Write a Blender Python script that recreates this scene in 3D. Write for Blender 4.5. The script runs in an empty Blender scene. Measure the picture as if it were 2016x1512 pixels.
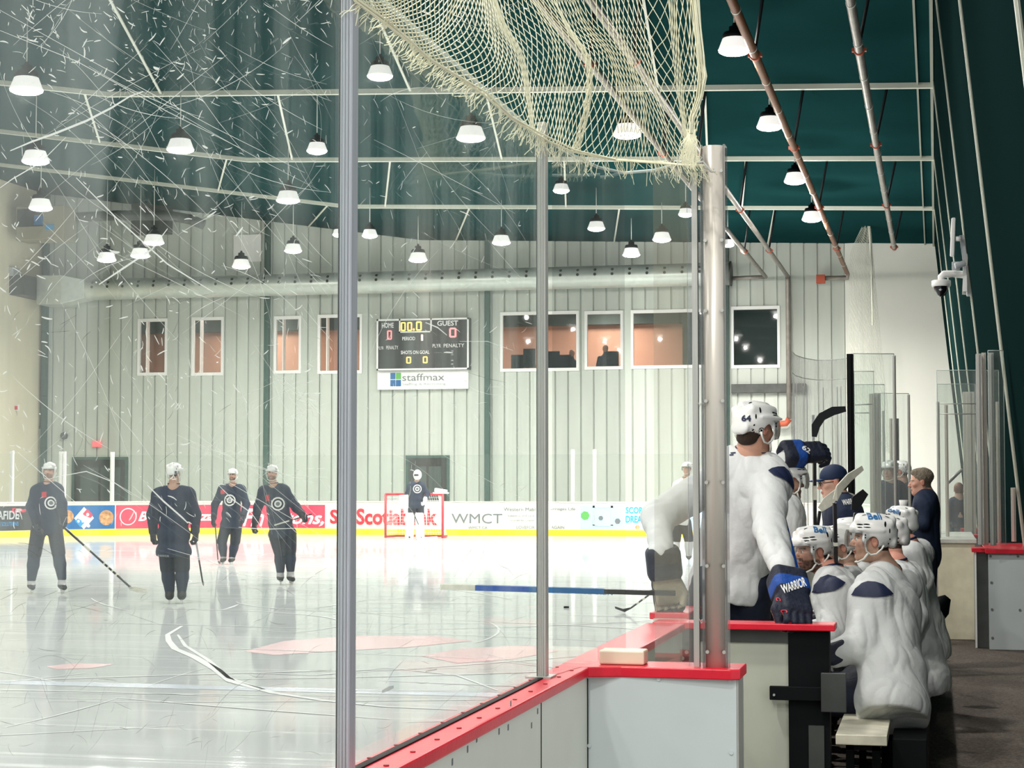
import bpy, math, random
import numpy as np
from mathutils import Vector, Matrix, noise
from mathutils.bvhtree import BVHTree

random.seed(7); rng = np.random.default_rng(7)
scene = bpy.context.scene
COL = scene.collection

# ------------------------------------------------------------------ camera
FPX = 3650.0
PITCH = math.atan(196 / FPX)
YAW = math.atan(835 * math.cos(PITCH) / FPX)
cam_d = bpy.data.cameras.new('camera'); cam_d.sensor_width = 36.0
cam_d.lens = FPX / 2016 * 36.0; cam_d.clip_start = 0.05; cam_d.clip_end = 300
cam = bpy.data.objects.new('camera', cam_d); COL.objects.link(cam)
cam.location = (0, 0, 1.72); cam.rotation_euler = (math.radians(90) + PITCH, 0, YAW)
scene.camera = cam
# ------------------------------------------------------------------ world, exposure
world = bpy.data.worlds.new('world'); scene.world = world; world.use_nodes = True
world.node_tree.nodes['Background'].inputs[0].default_value = (0.88, 0.92, 0.90, 1)
world.node_tree.nodes['Background'].inputs[1].default_value = 0.85
scene.view_settings.view_transform = 'Standard'; scene.view_settings.look = 'None'
scene.view_settings.gamma = 1.0; scene.view_settings.use_curve_mapping = False
scene.view_settings.exposure = 0.22
LAMP_W = 300.0          # watts of each high bay lamp
try:
    scene.cycles.max_bounces = 7; scene.cycles.diffuse_bounces = 3; scene.cycles.glossy_bounces = 3
    scene.cycles.transparent_max_bounces = 24; scene.cycles.transmission_bounces = 4
    scene.cycles.caustics_reflective = False; scene.cycles.caustics_refractive = False
    scene.cycles.sample_clamp_indirect = 4.0
except Exception: pass

# ------------------------------------------------------------------ photograph geometry -> world
CF = np.array([-math.sin(YAW) * math.cos(PITCH), math.cos(YAW) * math.cos(PITCH), math.sin(PITCH)])
CR = np.array([math.cos(YAW), math.sin(YAW), 0.0]); CU = np.cross(CR, CF)
CC = np.array([0, 0, 1.72])
def ray(x, y): return CF + (x - 1008) / FPX * CR + (756 - y) / FPX * CU
def onX(x, y, v): d = ray(x, y); return CC + d * (v - CC[0]) / d[0]
def onY(x, y, v): d = ray(x, y); return CC + d * (v - CC[1]) / d[1]
def onZ(x, y, v): d = ray(x, y); return CC + d * (v - CC[2]) / d[2]
def at(x, y, z): return CC + ray(x, y) * z
def V(*a): return np.array(a, float)
def unit(a): a = np.asarray(a, float); return a / (np.linalg.norm(a) + 1e-12)

# ------------------------------------------------------------------ materials
def nodes_of(name):
    m = bpy.data.materials.new(name); m.use_nodes = True
    nt = m.node_tree; b = nt.nodes['Principled BSDF']; return m, nt, b
def mat(name, col, rough=0.6, metal=0.0, spec=0.4, bump=0.0, bscale=40.0, var=0.0, vscale=3.0, coat=0.0, attr=False, stretch=None, emit=None, alpha=1.0, trans=0.0):
    m, nt, b = nodes_of(name)
    b.inputs['Base Color'].default_value = (*col, 1); b.inputs['Roughness'].default_value = rough
    b.inputs['Metallic'].default_value = metal; b.inputs['Specular IOR Level'].default_value = spec
    b.inputs['Coat Weight'].default_value = coat
    L = nt.links.new
    src = None
    if attr:
        a = nt.nodes.new('ShaderNodeVertexColor'); a.layer_name = 'Col'; src = a.outputs[0]; L(src, b.inputs['Base Color'])
    tc = nt.nodes.new('ShaderNodeTexCoord'); mp = nt.nodes.new('ShaderNodeMapping'); L(tc.outputs['Object'], mp.inputs[0])
    if stretch: mp.inputs['Scale'].default_value = stretch
    if var > 0:
        n = nt.nodes.new('ShaderNodeTexNoise'); n.inputs['Scale'].default_value = vscale; n.inputs['Detail'].default_value = 6
        L(mp.outputs[0], n.inputs['Vector'])
        mr = nt.nodes.new('ShaderNodeMapRange'); mr.inputs[1].default_value = 0.3; mr.inputs[2].default_value = 0.7
        mr.inputs[3].default_value = 1 - var; mr.inputs[4].default_value = 1 + var * 0.4; L(n.outputs[0], mr.inputs[0])
        mx = nt.nodes.new('ShaderNodeVectorMath'); mx.operation = 'SCALE'
        if src: L(src, mx.inputs[0])
        else: mx.inputs[0].default_value = col
        L(mr.outputs[0], mx.inputs['Scale']); L(mx.outputs[0], b.inputs['Base Color'])
    if bump > 0:
        n = nt.nodes.new('ShaderNodeTexNoise'); n.inputs['Scale'].default_value = bscale; n.inputs['Detail'].default_value = 5
        L(mp.outputs[0], n.inputs['Vector'])
        bp = nt.nodes.new('ShaderNodeBump'); bp.inputs['Strength'].default_value = bump; bp.inputs['Distance'].default_value = 0.02
        L(n.outputs[0], bp.inputs['Height']); L(bp.outputs[0], b.inputs['Normal'])
    if emit:
        b.inputs['Emission Color'].default_value = (*emit[:3], 1); b.inputs['Emission Strength'].default_value = emit[3]
    if alpha < 1: b.inputs['Alpha'].default_value = alpha
    return m
def glass_mat(name, tint=(0.94, 0.97, 0.95), haze=0.05, refl=0.5, streak=0.0, rough=0.03, hazecol=(0.75, 0.80, 0.78)):
    m = bpy.data.materials.new(name); m.use_nodes = True; nt = m.node_tree; nt.nodes.clear(); L = nt.links.new
    out = nt.nodes.new('ShaderNodeOutputMaterial'); tr = nt.nodes.new('ShaderNodeBsdfTransparent'); tr.inputs[0].default_value = (*tint, 1)
    gl = nt.nodes.new('ShaderNodeBsdfGlossy'); gl.inputs['Roughness'].default_value = rough
    fr = nt.nodes.new('ShaderNodeFresnel'); fr.inputs[0].default_value = 1.38
    mu = nt.nodes.new('ShaderNodeMath'); mu.operation = 'MULTIPLY'; mu.inputs[1].default_value = refl; L(fr.outputs[0], mu.inputs[0])
    m1 = nt.nodes.new('ShaderNodeMixShader'); L(mu.outputs[0], m1.inputs[0]); L(tr.outputs[0], m1.inputs[1]); L(gl.outputs[0], m1.inputs[2])
    df = nt.nodes.new('ShaderNodeBsdfTranslucent'); df.inputs[0].default_value = (*hazecol, 1)
    d2 = nt.nodes.new('ShaderNodeBsdfDiffuse'); d2.inputs[0].default_value = (*hazecol, 1)
    m3 = nt.nodes.new('ShaderNodeMixShader'); m3.inputs[0].default_value = 0.5; L(df.outputs[0], m3.inputs[1]); L(d2.outputs[0], m3.inputs[2])
    m2 = nt.nodes.new('ShaderNodeMixShader'); L(m1.outputs[0], m2.inputs[1]); L(m3.outputs[0], m2.inputs[2])
    if streak > 0:
        tc = nt.nodes.new('ShaderNodeTexCoord'); mp = nt.nodes.new('ShaderNodeMapping'); L(tc.outputs['Object'], mp.inputs[0])
        mp.inputs['Scale'].default_value = (9, 9, 0.5)
        n = nt.nodes.new('ShaderNodeTexNoise'); n.inputs['Scale'].default_value = 1.6; n.inputs['Detail'].default_value = 5; L(mp.outputs[0], n.inputs['Vector'])
        mr = nt.nodes.new('ShaderNodeMapRange'); mr.inputs[1].default_value = 0.42; mr.inputs[2].default_value = 0.74
        mr.inputs[3].default_value = haze; mr.inputs[4].default_value = haze + streak; L(n.outputs[0], mr.inputs[0]); L(mr.outputs[0], m2.inputs[0])
    else: m2.inputs[0].default_value = haze
    L(m2.outputs[0], out.inputs[0]); return m

# ------------------------------------------------------------------ objects
def tag(o, label=None, cat=None, group=None, kind=None):
    if label: o['label'] = label
    if cat: o['category'] = cat
    if group: o['group'] = group
    if kind: o['kind'] = kind
    return o
def thing(name, label, cat, loc=(0, 0, 0), group=None, kind=None):
    o = bpy.data.objects.new(name, None); COL.objects.link(o); o.location = [float(a) for a in loc]
    o.empty_display_size = 0.1
    return tag(o, label, cat, group, kind)
def link(name, me, parent=None):
    o = bpy.data.objects.new(name, me); COL.objects.link(o)
    if parent is not None:
        o.parent = parent
        # geometry is in world coordinates: cancel the parent's own placement
        p = parent; off = Vector((0, 0, 0))
        while p is not None: off += Vector(p.location); p = p.parent
        o.location = -off
    return o
class MB:
    def __init__(s): s.v = []; s.f = []; s.mi = []; s.sm = []
    def add(s, vs, fs, mi=0, smooth=False):
        b = len(s.v); s.v.extend([tuple(float(c) for c in v) for v in vs])
        for f in fs: s.f.append(tuple(b + i for i in f)); s.mi.append(mi); s.sm.append(smooth)
        return s
    def box(s, lo, hi, mi=0):
        x0, y0, z0 = lo; x1, y1, z1 = hi
        x0, x1 = sorted((x0, x1)); y0, y1 = sorted((y0, y1)); z0, z1 = sorted((z0, z1))
        return s.add([(x0, y0, z0), (x1, y0, z0), (x1, y1, z0), (x0, y1, z0), (x0, y0, z1), (x1, y0, z1), (x1, y1, z1), (x0, y1, z1)],
                     [(0, 3, 2, 1), (4, 5, 6, 7), (0, 1, 5, 4), (1, 2, 6, 5), (2, 3, 7, 6), (3, 0, 4, 7)], mi)
    def obox(s, c, ax, ay, az, mi=0):
        c, ax, ay, az = map(np.asarray, (c, ax, ay, az)); vs = []
        for k in (-1, 1):
            for i, j in ((-1, -1), (1, -1), (1, 1), (-1, 1)): vs.append(c + i * ax + j * ay + k * az)
        return s.add(vs, [(0, 3, 2, 1), (4, 5, 6, 7), (0, 1, 5, 4), (1, 2, 6, 5), (2, 3, 7, 6), (3, 0, 4, 7)], mi)
    def bar(s, a, b, w, h, up=(0, 0, 1), mi=0):
        a = np.asarray(a, float); b = np.asarray(b, float); d = b - a; L = np.linalg.norm(d); d = d / L
        sd = unit(np.cross(d, up)); u = np.cross(sd, d)
        return s.obox((a + b) / 2, sd * w / 2, u * h / 2, d * L / 2, mi)
    def tube(s, pts, r, n=8, mi=0, smooth=True, cap=True, flat=1.0, up=None):
        pts = [np.asarray(p, float) for p in pts]; m = len(pts); rr = r if hasattr(r, '__len__') else [r] * m
        vs = []; fs = []; prev = None
        for i, p in enumerate(pts):
            d = unit(pts[min(i + 1, m - 1)] - pts[max(i - 1, 0)])
            if prev is None:
                u0 = np.array((0, 0, 1.0)) if up is None else np.asarray(up, float)
                if abs(d @ u0) > 0.97 * np.linalg.norm(u0): u0 = np.array((0, 1.0, 0))
                a = unit(np.cross(d, u0))
            else: a = unit(prev - d * (prev @ d))
            prev = a; b = np.cross(d, a)
            for k in range(n):
                t = 2 * math.pi * k / n; vs.append(p + rr[i] * (math.cos(t) * a * flat + math.sin(t) * b))
        for i in range(m - 1):
            for k in range(n):
                k2 = (k + 1) % n; fs.append((i * n + k, i * n + k2, (i + 1) * n + k2, (i + 1) * n + k))
        s.add(vs, fs, mi, smooth)
        if cap:
            b = len(s.v) - len(vs); s.f.append(tuple(b + k for k in range(n))[::-1]); s.mi.append(mi); s.sm.append(False)
            s.f.append(tuple(b + (m - 1) * n + k for k in range(n))); s.mi.append(mi); s.sm.append(False)
        return s
    def lathe(s, prof, c=(0, 0, 0), n=24, mi=0, smooth=True, rib=0.0):
        vs = []; fs = []; m = len(prof)
        for (r, z) in prof:
            for k in range(n):
                t = 2 * math.pi * k / n; r2 = r * (1 + (rib if k % 2 else -rib)); vs.append((c[0] + r2 * math.cos(t), c[1] + r2 * math.sin(t), c[2] + z))
        for i in range(m - 1):
            for k in range(n):
                k2 = (k + 1) % n; fs.append((i * n + k, i * n + k2, (i + 1) * n + k2, (i + 1) * n + k))
        return s.add(vs, fs, mi, smooth)
    def prism(s, poly, vec, mi=0):
        poly = [np.asarray(p, float) for p in poly]; vec = np.asarray(vec, float); n = len(poly)
        fs = [tuple(range(n))[::-1], tuple(range(n, 2 * n))] + [(i, (i + 1) % n, n + (i + 1) % n, n + i) for i in range(n)]
        return s.add(poly + [p + vec for p in poly], fs, mi)
    def build(s, name, mats, parent=None, bevel=0.0, origin=None):
        me = bpy.data.meshes.new(name)
        if parent is None and s.v:
            a = np.array(s.v); o0 = (a.min(0) + a.max(0)) / 2; o0[2] = a[:, 2].min()
            me.from_pydata([tuple(v) for v in (a - o0)], [], s.f)
        else: o0 = None; me.from_pydata(s.v, [], s.f)
        if not isinstance(mats, (list, tuple)): mats = [mats]
        for m in mats: me.materials.append(m)
        me.polygons.foreach_set('material_index', s.mi); me.polygons.foreach_set('use_smooth', s.sm); me.update()
        ob = link(name, me, parent)
        if o0 is not None: ob.location = [float(x) for x in o0]
        if bevel:
            bv = ob.modifiers.new('bevel', 'BEVEL'); bv.width = bevel; bv.segments = 2; bv.limit_method = 'ANGLE'; bv.angle_limit = 0.6
        return ob
def struct(name, mb, m, label, cat, parent=None, bevel=0):
    o = mb.build(name, m, parent, bevel)
    if parent is None: tag(o, label, cat, kind='structure')
    return o
def single(name, mb, m, label, cat, group=None, bevel=0, kind=None):
    return tag(mb.build(name, m, None, bevel), label, cat, group, kind)

# text as a flat mesh, in the xy plane; returns (verts n*3, faces) scaled to the width or the height asked for
def text_mesh(txt, height=None, width=None, bold=0.0, shear=0.0, spacing=1.0):
    cu = bpy.data.curves.new('t', 'FONT'); cu.body = txt; cu.offset = bold; cu.shear = shear; cu.space_character = spacing; cu.resolution_u = 3
    ob = bpy.data.objects.new('t', cu); COL.objects.link(ob)
    bpy.context.view_layer.update(); dg = bpy.context.evaluated_depsgraph_get()
    me = bpy.data.meshes.new_from_object(ob.evaluated_get(dg))
    v = np.array([tuple(p.co) for p in me.vertices]); f = [tuple(p.vertices) for p in me.polygons]
    bpy.data.objects.remove(ob); bpy.data.curves.remove(cu); bpy.data.meshes.remove(me)
    v -= v.min(0); s = v.max(0); sy = (height / s[1]) if height else None; sx = (width / s[0]) if width else None
    sx = sx or sy; sy = sy or sx
    v[:, 0] *= sx; v[:, 1] *= sy; return v, f
def add_text(mb, txt, o, u, w, height=None, width=None, bold=0.0, shear=0.0, mi=0, center=True, lift=0.0, spacing=1.0):
    v, f = text_mesh(txt, height, width, bold, shear, spacing); o, u, w = map(lambda a: np.asarray(a, float), (o, u, w)); n = np.cross(u, w)
    if center: v = v - np.array([v[:, 0].max() / 2, v[:, 1].max() / 2, 0])
    mb.add([o + u * p[0] + w * p[1] + n * lift for p in v], f, mi); return mb

# ------------------------------------------------------------------ signed distance modelling (bodies, clothes, helmets)
def smin(a, b, k):
    h = np.maximum(k - np.abs(a - b), 0) / k; return np.minimum(a, b) - h * h * k * 0.25
def sdf_field(prims, h, pad=0.03):
    lo = np.full(3, 1e9); hi = -lo
    for p in prims:
        if p[0] in ('sub', 'subell', 'cut'): continue
        if p[0] == 'cap':
            for c, r in ((p[1], p[3]), (p[2], p[4])): lo = np.minimum(lo, np.asarray(c) - r); hi = np.maximum(hi, np.asarray(c) + r)
        else:
            r = max(p[2]); lo = np.minimum(lo, np.asarray(p[1]) - r); hi = np.maximum(hi, np.asarray(p[1]) + r)
    lo -= pad; hi += pad; n = np.ceil((hi - lo) / h).astype(int) + 1
    F = np.full(n, 0.5, np.float32)
    ax = [(lo[i] + h * np.arange(n[i])).astype(np.float32) for i in range(3)]
    for p in prims:
        t = p[0]; k = p[-1]
        if t == 'cap':
            a, b, ra, rb = np.asarray(p[1], float), np.asarray(p[2], float), p[3], p[4]
            bl = np.minimum(a - ra, b - rb); bh = np.maximum(a + ra, b + rb)
        elif t == 'cut': bl, bh = lo, hi
        else:
            c, r = np.asarray(p[1], float), p[2]; R = p[3] if p[3] is not None else np.eye(3)
            ext = np.sqrt(((R * np.asarray(r)[None, :]) ** 2).sum(1)); bl = c - ext; bh = c + ext
        m = k + 3 * h
        i0 = np.clip(np.floor((bl - m - lo) / h).astype(int), 0, n); i1 = np.clip(np.ceil((bh + m - lo) / h).astype(int) + 1, 0, n)
        if (i1 <= i0).any(): continue
        sl = tuple(slice(i0[i], i1[i]) for i in range(3))
        X = ax[0][sl[0]][:, None, None]; Y = ax[1][sl[1]][None, :, None]; Z = ax[2][sl[2]][None, None, :]
        if t == 'cap':
            d = b - a; L2 = float(d @ d) + 1e-12
            tt = np.clip(((X - a[0]) * d[0] + (Y - a[1]) * d[1] + (Z - a[2]) * d[2]) / L2, 0, 1)
            D = np.sqrt((X - a[0] - tt * d[0]) ** 2 + (Y - a[1] - tt * d[1]) ** 2 + (Z - a[2] - tt * d[2]) ** 2) - (ra + tt * (rb - ra))
        elif t == 'cut':      # keep the side the normal points away from
            c, nn = p[1], p[2]; D = (X - c[0]) * nn[0] + (Y - c[1]) * nn[1] + (Z - c[2]) * nn[2]
            F[sl] = np.maximum(F[sl], D); continue
        else:
            q = [(X - c[0]) * R[0, j] + (Y - c[1]) * R[1, j] + (Z - c[2]) * R[2, j] for j in range(3)]
            if t in ('box', 'subbox'):
                e = [np.abs(q[j]) - (r[j] - k) for j in range(3)]
                D = np.sqrt(sum(np.maximum(w, 0) ** 2 for w in e)) + np.minimum(np.maximum(np.maximum(e[0], e[1]), e[2]), 0) - k
            else:
                k0 = np.sqrt(sum((q[j] / r[j]) ** 2 for j in range(3))); k1 = np.sqrt(sum((q[j] / r[j] ** 2) ** 2 for j in range(3))) + 1e-9
                D = k0 * (k0 - 1) / k1
        if t in ('subell', 'subbox'): F[sl] = -smin(-F[sl], D, max(k, 1e-4))
        else: F[sl] = smin(F[sl], D.astype(np.float32), max(k, 1e-4))
    return F, lo
def surface_nets(F, lo, h):
    s = F < 0; n = F.shape
    c = np.zeros((n[0] - 1, n[1] - 1, n[2] - 1), np.int8)
    for dx in (0, 1):
        for dy in (0, 1):
            for dz in (0, 1): c += s[dx:n[0] - 1 + dx, dy:n[1] - 1 + dy, dz:n[2] - 1 + dz]
    act = (c > 0) & (c < 8); I = np.argwhere(act); idx = -np.ones(act.shape, np.int64); idx[act] = np.arange(len(I))
    P = np.zeros((len(I), 3)); W = np.zeros(len(I))
    for ax in range(3):
        o1, o2 = [a for a in range(3) if a != ax]
        for u in (0, 1):
            for w in (0, 1):
                A = I.copy(); A[:, o1] += u; A[:, o2] += w; B = A.copy(); B[:, ax] += 1
                fa = F[A[:, 0], A[:, 1], A[:, 2]]; fb = F[B[:, 0], B[:, 1], B[:, 2]]; m = (fa < 0) != (fb < 0)
                t = fa[m] / (fa[m] - fb[m]); q = A[m].astype(float); q[:, ax] += t; P[m] += q; W[m] += 1
    P = P / W[:, None] * h + lo
    faces = []
    for ax in range(3):
        o1, o2 = (ax + 1) % 3, (ax + 2) % 3
        sa = [slice(None)] * 3; sb = [slice(None)] * 3; sa[ax] = slice(0, -1); sb[ax] = slice(1, None)
        A = s[tuple(sa)]; B = s[tuple(sb)]; E = np.argwhere(A != B)
        E = E[(E[:, o1] > 0) & (E[:, o2] > 0) & (E[:, o1] < n[o1] - 1) & (E[:, o2] < n[o2] - 1)]
        if len(E) == 0: continue
        inside = A[E[:, 0], E[:, 1], E[:, 2]]
        def cell(d1, d2):
            q = E.copy(); q[:, o1] -= d1; q[:, o2] -= d2; return idx[q[:, 0], q[:, 1], q[:, 2]]
        Q = np.stack([cell(1, 1), cell(0, 1), cell(0, 0), cell(1, 0)], 1)
        Q[~inside] = Q[~inside][:, ::-1]; faces.append(Q)
    return P, np.concatenate(faces)
def raw_mesh(name, P, Q, mats, cols=None, smooth=True):
    me = bpy.data.meshes.new(name); nq = len(Q); w = Q.shape[1]
    me.vertices.add(len(P)); me.vertices.foreach_set('co', P.astype(np.float32).ravel())
    me.loops.add(nq * w); me.loops.foreach_set('vertex_index', Q.astype(np.int32).ravel())
    me.polygons.add(nq); me.polygons.foreach_set('loop_start', np.arange(0, nq * w, w, dtype=np.int32))
    me.polygons.foreach_set('loop_total', np.full(nq, w, np.int32)); me.polygons.foreach_set('use_smooth', np.full(nq, smooth))
    me.update(calc_edges=True); me.validate()
    for m in (mats if isinstance(mats, (list, tuple)) else [mats]): me.materials.append(m)
    if cols is not None:
        a = me.color_attributes.new('Col', 'FLOAT_COLOR', 'POINT'); c4 = np.ones((len(P), 4), np.float32); c4[:, :3] = cols
        a.data.foreach_set('color', c4.ravel())
    return me
def vnormals(P, Q):
    a = P[Q[:, 0]]; n = np.cross(P[Q[:, 2]] - a, P[Q[:, 3]] - P[Q[:, 1]]); N = np.zeros_like(P)
    for j in range(4): np.add.at(N, Q[:, j], n)
    return N / (np.linalg.norm(N, axis=1)[:, None] + 1e-12)
def lap(P, Q, it=1, w=0.5):
    for _ in range(it):
        S = np.zeros_like(P); C = np.zeros(len(P))
        for j in range(4):
            for d in (1, 3): np.add.at(S, Q[:, j], P[Q[:, (j + d) % 4]]); np.add.at(C, Q[:, j], 1)
        P = P * (1 - w) + w * S / C[:, None]
    return P
def sculpt(prims, h, smooth=1, fold=None, pad=0.03):
    """fold: (amplitude, scale, seed) cloth folds that push the surface in and out"""
    F, lo = sdf_field(prims, h, pad); P, Q = surface_nets(F, lo, h); P = lap(P, Q, smooth)
    if fold:
        N = vnormals(P, Q); amp, sc, sd = fold[:3]; st = fold[3] if len(fold) > 3 else (1, 1, 0.45); out = np.zeros(len(P))
        for i, p in enumerate(P):
            q = Vector((p[0] * sc * st[0] + sd, p[1] * sc * st[1] - sd, p[2] * sc * st[2] + sd * 2))
            w = noise.noise_vector(q * 0.6) * 0.9
            a = noise.noise(q + w); b = noise.noise((q + w) * 2.1 + Vector((5, 3, 1)))
            out[i] = min(abs(a) * 3.0, 1.0) * 0.9 - .5 + (min(abs(b) * 2.6, .8) - .4) * 0.45
        P = P + N * (out * amp)[:, None]
    return P, Q
def bvh_of(P, Q): return BVHTree.FromPolygons([tuple(p) for p in P], [tuple(int(i) for i in q) for q in Q])
def wrap(mb, pts2, faces, o, u, w, bvh, lift=0.002, mi=0, back=0.3, smooth=False):
    """lay a flat drawing (u,w plane at o) onto a surface, looking along -(u x w)"""
    o, u, w = map(lambda a: np.asarray(a, float), (o, u, w)); n = unit(np.cross(u, w)); vs = []; ok = []
    for p in pts2:
        s = o + u * p[0] + w * p[1] + n * back; hit = bvh.ray_cast(Vector(s), Vector(-n), back * 2.5)
        if hit[0] is None: vs.append(s - n * back); ok.append(False)
        else: vs.append(np.array(hit[0]) + np.array(hit[1]) * lift * (1 if Vector(hit[1]).dot(Vector(n)) > 0 else -1)); ok.append(True)
    fs = [f for f in faces if all(ok[i] for i in f)]
    return mb.add(vs, fs, mi, smooth)
def outline_grid(out, rings=6):
    out = [np.asarray(p, float) for p in out]; c = sum(out) / len(out); n = len(out); vs = [c]; fs = []
    for r in range(1, rings + 1):
        for p in out: vs.append(c + (p - c) * r / rings)
    for k in range(n): fs.append((0, 1 + k, 1 + (k + 1) % n))
    for r in range(rings - 1):
        for k in range(n):
            a = 1 + r * n + k; b = 1 + r * n + (k + 1) % n; fs.append((a, a + n, b + n, b))
    return vs, fs
# ================================================================== materials
M = {}
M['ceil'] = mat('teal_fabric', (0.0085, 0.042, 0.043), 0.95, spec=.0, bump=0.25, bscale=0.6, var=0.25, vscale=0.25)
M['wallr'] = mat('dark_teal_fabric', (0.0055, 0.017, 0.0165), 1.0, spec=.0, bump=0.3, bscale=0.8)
M['wallf'] = mat('corrugated_white', (0.53, 0.565, 0.51), 0.6, var=0.10, vscale=0.5, stretch=(4, 1, 0.4))
M['wallw'] = mat('warm_white', (0.95, 0.95, 0.87), 0.6, var=0.05, vscale=0.4)
M['walll'] = mat('cream_block', (0.78, 0.72, 0.54), 0.7, var=0.08, vscale=0.6)
M['beam'] = mat('cream_steel', (0.62, 0.64, 0.55), 0.5)
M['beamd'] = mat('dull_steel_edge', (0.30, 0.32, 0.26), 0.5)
M['green'] = mat('dark_green_steel', (0.035, 0.085, 0.07), 0.5)
M['red'] = mat('red_cap_plastic', (0.72, 0.012, 0.035), 0.32, var=0.12, vscale=9, bump=0.05, bscale=60)
M['white'] = mat('white_plastic', (0.68, 0.69, 0.62), 0.42, var=0.05, vscale=3)
M['whiteb'] = mat('bluish_white_board', (0.60, 0.66, 0.67), 0.38, var=0.06, vscale=2)
M['beige'] = mat('greyish_beige_board', (0.52, 0.54, 0.45), 0.5, var=0.12, vscale=3)
M['yellow'] = mat('yellow_kick', (0.90, 0.66, 0.02), 0.4)
M['capw'] = mat('pinkish_white_cap', (0.85, 0.72, 0.70), 0.4)
M['alu'] = mat('aluminium', (0.50, 0.50, 0.47), 0.38, metal=0.35, var=0.12, vscale=14, stretch=(6, 6, 0.3))
M['alub'] = mat('bluish_aluminium', (0.46, 0.48, 0.53), 0.34, metal=0.35, var=0.12, vscale=14, stretch=(6, 6, 0.3))
M['silver'] = mat('painted_silver', (0.60, 0.56, 0.50), 0.33, metal=0.25)
M['steel'] = mat('dark_steel', (0.075, 0.08, 0.075), 0.45, metal=0.4, var=0.3, vscale=4)
M['black'] = mat('black_plastic', (0.004, 0.005, 0.006), 0.6, spec=.12)
M['blackg'] = mat('gloss_black', (0.006, 0.006, 0.008), 0.12)
M['rubber'] = mat('rubber_floor', (0.14, 0.118, 0.10), 0.8, spec=.15, bump=0.6, bscale=120, var=0.55, vscale=55)
M['pipeo'] = mat('rusty_brown_pipe', (0.22, 0.085, 0.035), 0.5, var=0.25, vscale=3)
M['pipeg'] = mat('grey_pipe', (0.30, 0.27, 0.24), 0.42, metal=0.3, var=0.25, vscale=4)
M['orange'] = mat('orange_clamp', (0.50, 0.10, 0.05), 0.5)
M['duct'] = mat('galvanised_duct', (0.58, 0.62, 0.57), 0.35, metal=0.45, var=0.1, vscale=6)
M['dark'] = mat('dark_hole', (0.02, 0.022, 0.02), 0.8)
M['pane'] = mat('window_pane', (0.03, 0.05, 0.05), 0.03, spec=0.8, alpha=0.18)
M['pink'] = mat('salmon_room_wall', (0.62, 0.36, 0.26), 0.8)
M['navy'] = mat('navy_print', (0.012, 0.02, 0.06), 0.6)
M['lens'] = mat('lamp_lens', (1, 1, 1), 0.5, emit=(1, 0.98, 0.94, 14))
M['refl'] = mat('lamp_reflector', (0.80, 0.80, 0.78), 0.35, emit=(1, 0.97, 0.92, 0.7))
M['cream'] = mat('cream_plastic', (0.78, 0.73, 0.55), 0.4, var=0.12, vscale=8)
M['seat'] = mat('worn_cream_plank', (0.78, 0.75, 0.60), 0.45, var=0.35, vscale=6)
M['cord'] = mat('white_cord', (0.7, 0.7, 0.66), 0.6)
M['net'] = mat('cream_twine', (0.80, 0.78, 0.58), 0.7)
M['netfar'] = mat('pale_twine', (0.78, 0.78, 0.66), 0.7)
M['redpaint'] = mat('red_paint', (0.55, 0.03, 0.05), 0.45)
M['ledy'] = mat('amber_led', (0.9, 0.5, 0.05), 0.5, emit=(1, 0.62, 0.10, 3.0))
M['ledr'] = mat('red_led', (0.9, 0.1, 0.1), 0.5, emit=(1, 0.16, 0.16, 3.0))
M['board'] = mat('scoreboard_face', (0.035, 0.040, 0.040), 0.4)
M['pw'] = mat('print_white', (0.85, 0.85, 0.83), 0.5)
M['pred'] = mat('print_red', (0.75, 0.02, 0.04), 0.45)
M['pred2'] = mat('print_bright_red', (0.80, 0.05, 0.10), 0.45)
M['pblue'] = mat('print_blue', (0.015, 0.13, 0.34), 0.45)
M['psky'] = mat('print_sky', (0.45, 0.66, 0.82), 0.45)
M['pcyan'] = mat('print_cyan', (0.03, 0.30, 0.62), 0.45)
M['pgreen'] = mat('print_green', (0.12, 0.42, 0.10), 0.45)
M['pgrey'] = mat('print_grey', (0.16, 0.18, 0.19), 0.5)
M['plg'] = mat('print_light_grey', (0.45, 0.48, 0.50), 0.5)
M['pblk'] = mat('print_black', (0.02, 0.022, 0.025), 0.45)
M['pizza'] = mat('print_pizza', (0.62, 0.34, 0.16), 0.5, var=0.6, vscale=9)
M['glassL'] = glass_mat('hazy_glass', (0.972, 0.988, 0.98), haze=0.014, refl=0.16, streak=0.10, hazecol=(0.78, 0.84, 0.80))  # smeary haze whose streaks also imitate pale reflected bands
M['glassC'] = glass_mat('clear_glass', (0.98, 0.99, 0.985), haze=0.015, refl=0.25, streak=0.03, hazecol=(0.70, 0.76, 0.72))
M['glassF'] = glass_mat('far_glass', (0.93, 0.95, 0.94), haze=0.05, refl=0.35, streak=0.05)
M['plexi'] = glass_mat('clear_plastic', (0.93, 0.93, 0.94), haze=0.06, refl=0.8, streak=0.15, rough=0.08)
M['edge'] = mat('glass_edge', (0.62, 0.70, 0.68), 0.2, alpha=0.75)
M['scr'] = glass_mat('white_scratch', haze=0.85, refl=0, hazecol=(.97, .98, .94))
M['scr2'] = mat('darkened_scratch', (0.22, 0.23, 0.20), 0.8, alpha=0.5)  # scratches over bright ice, coloured dark to imitate their contrast
M['inwall'] = mat('dark_room', (0.06, 0.08, 0.075), 0.8)

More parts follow.
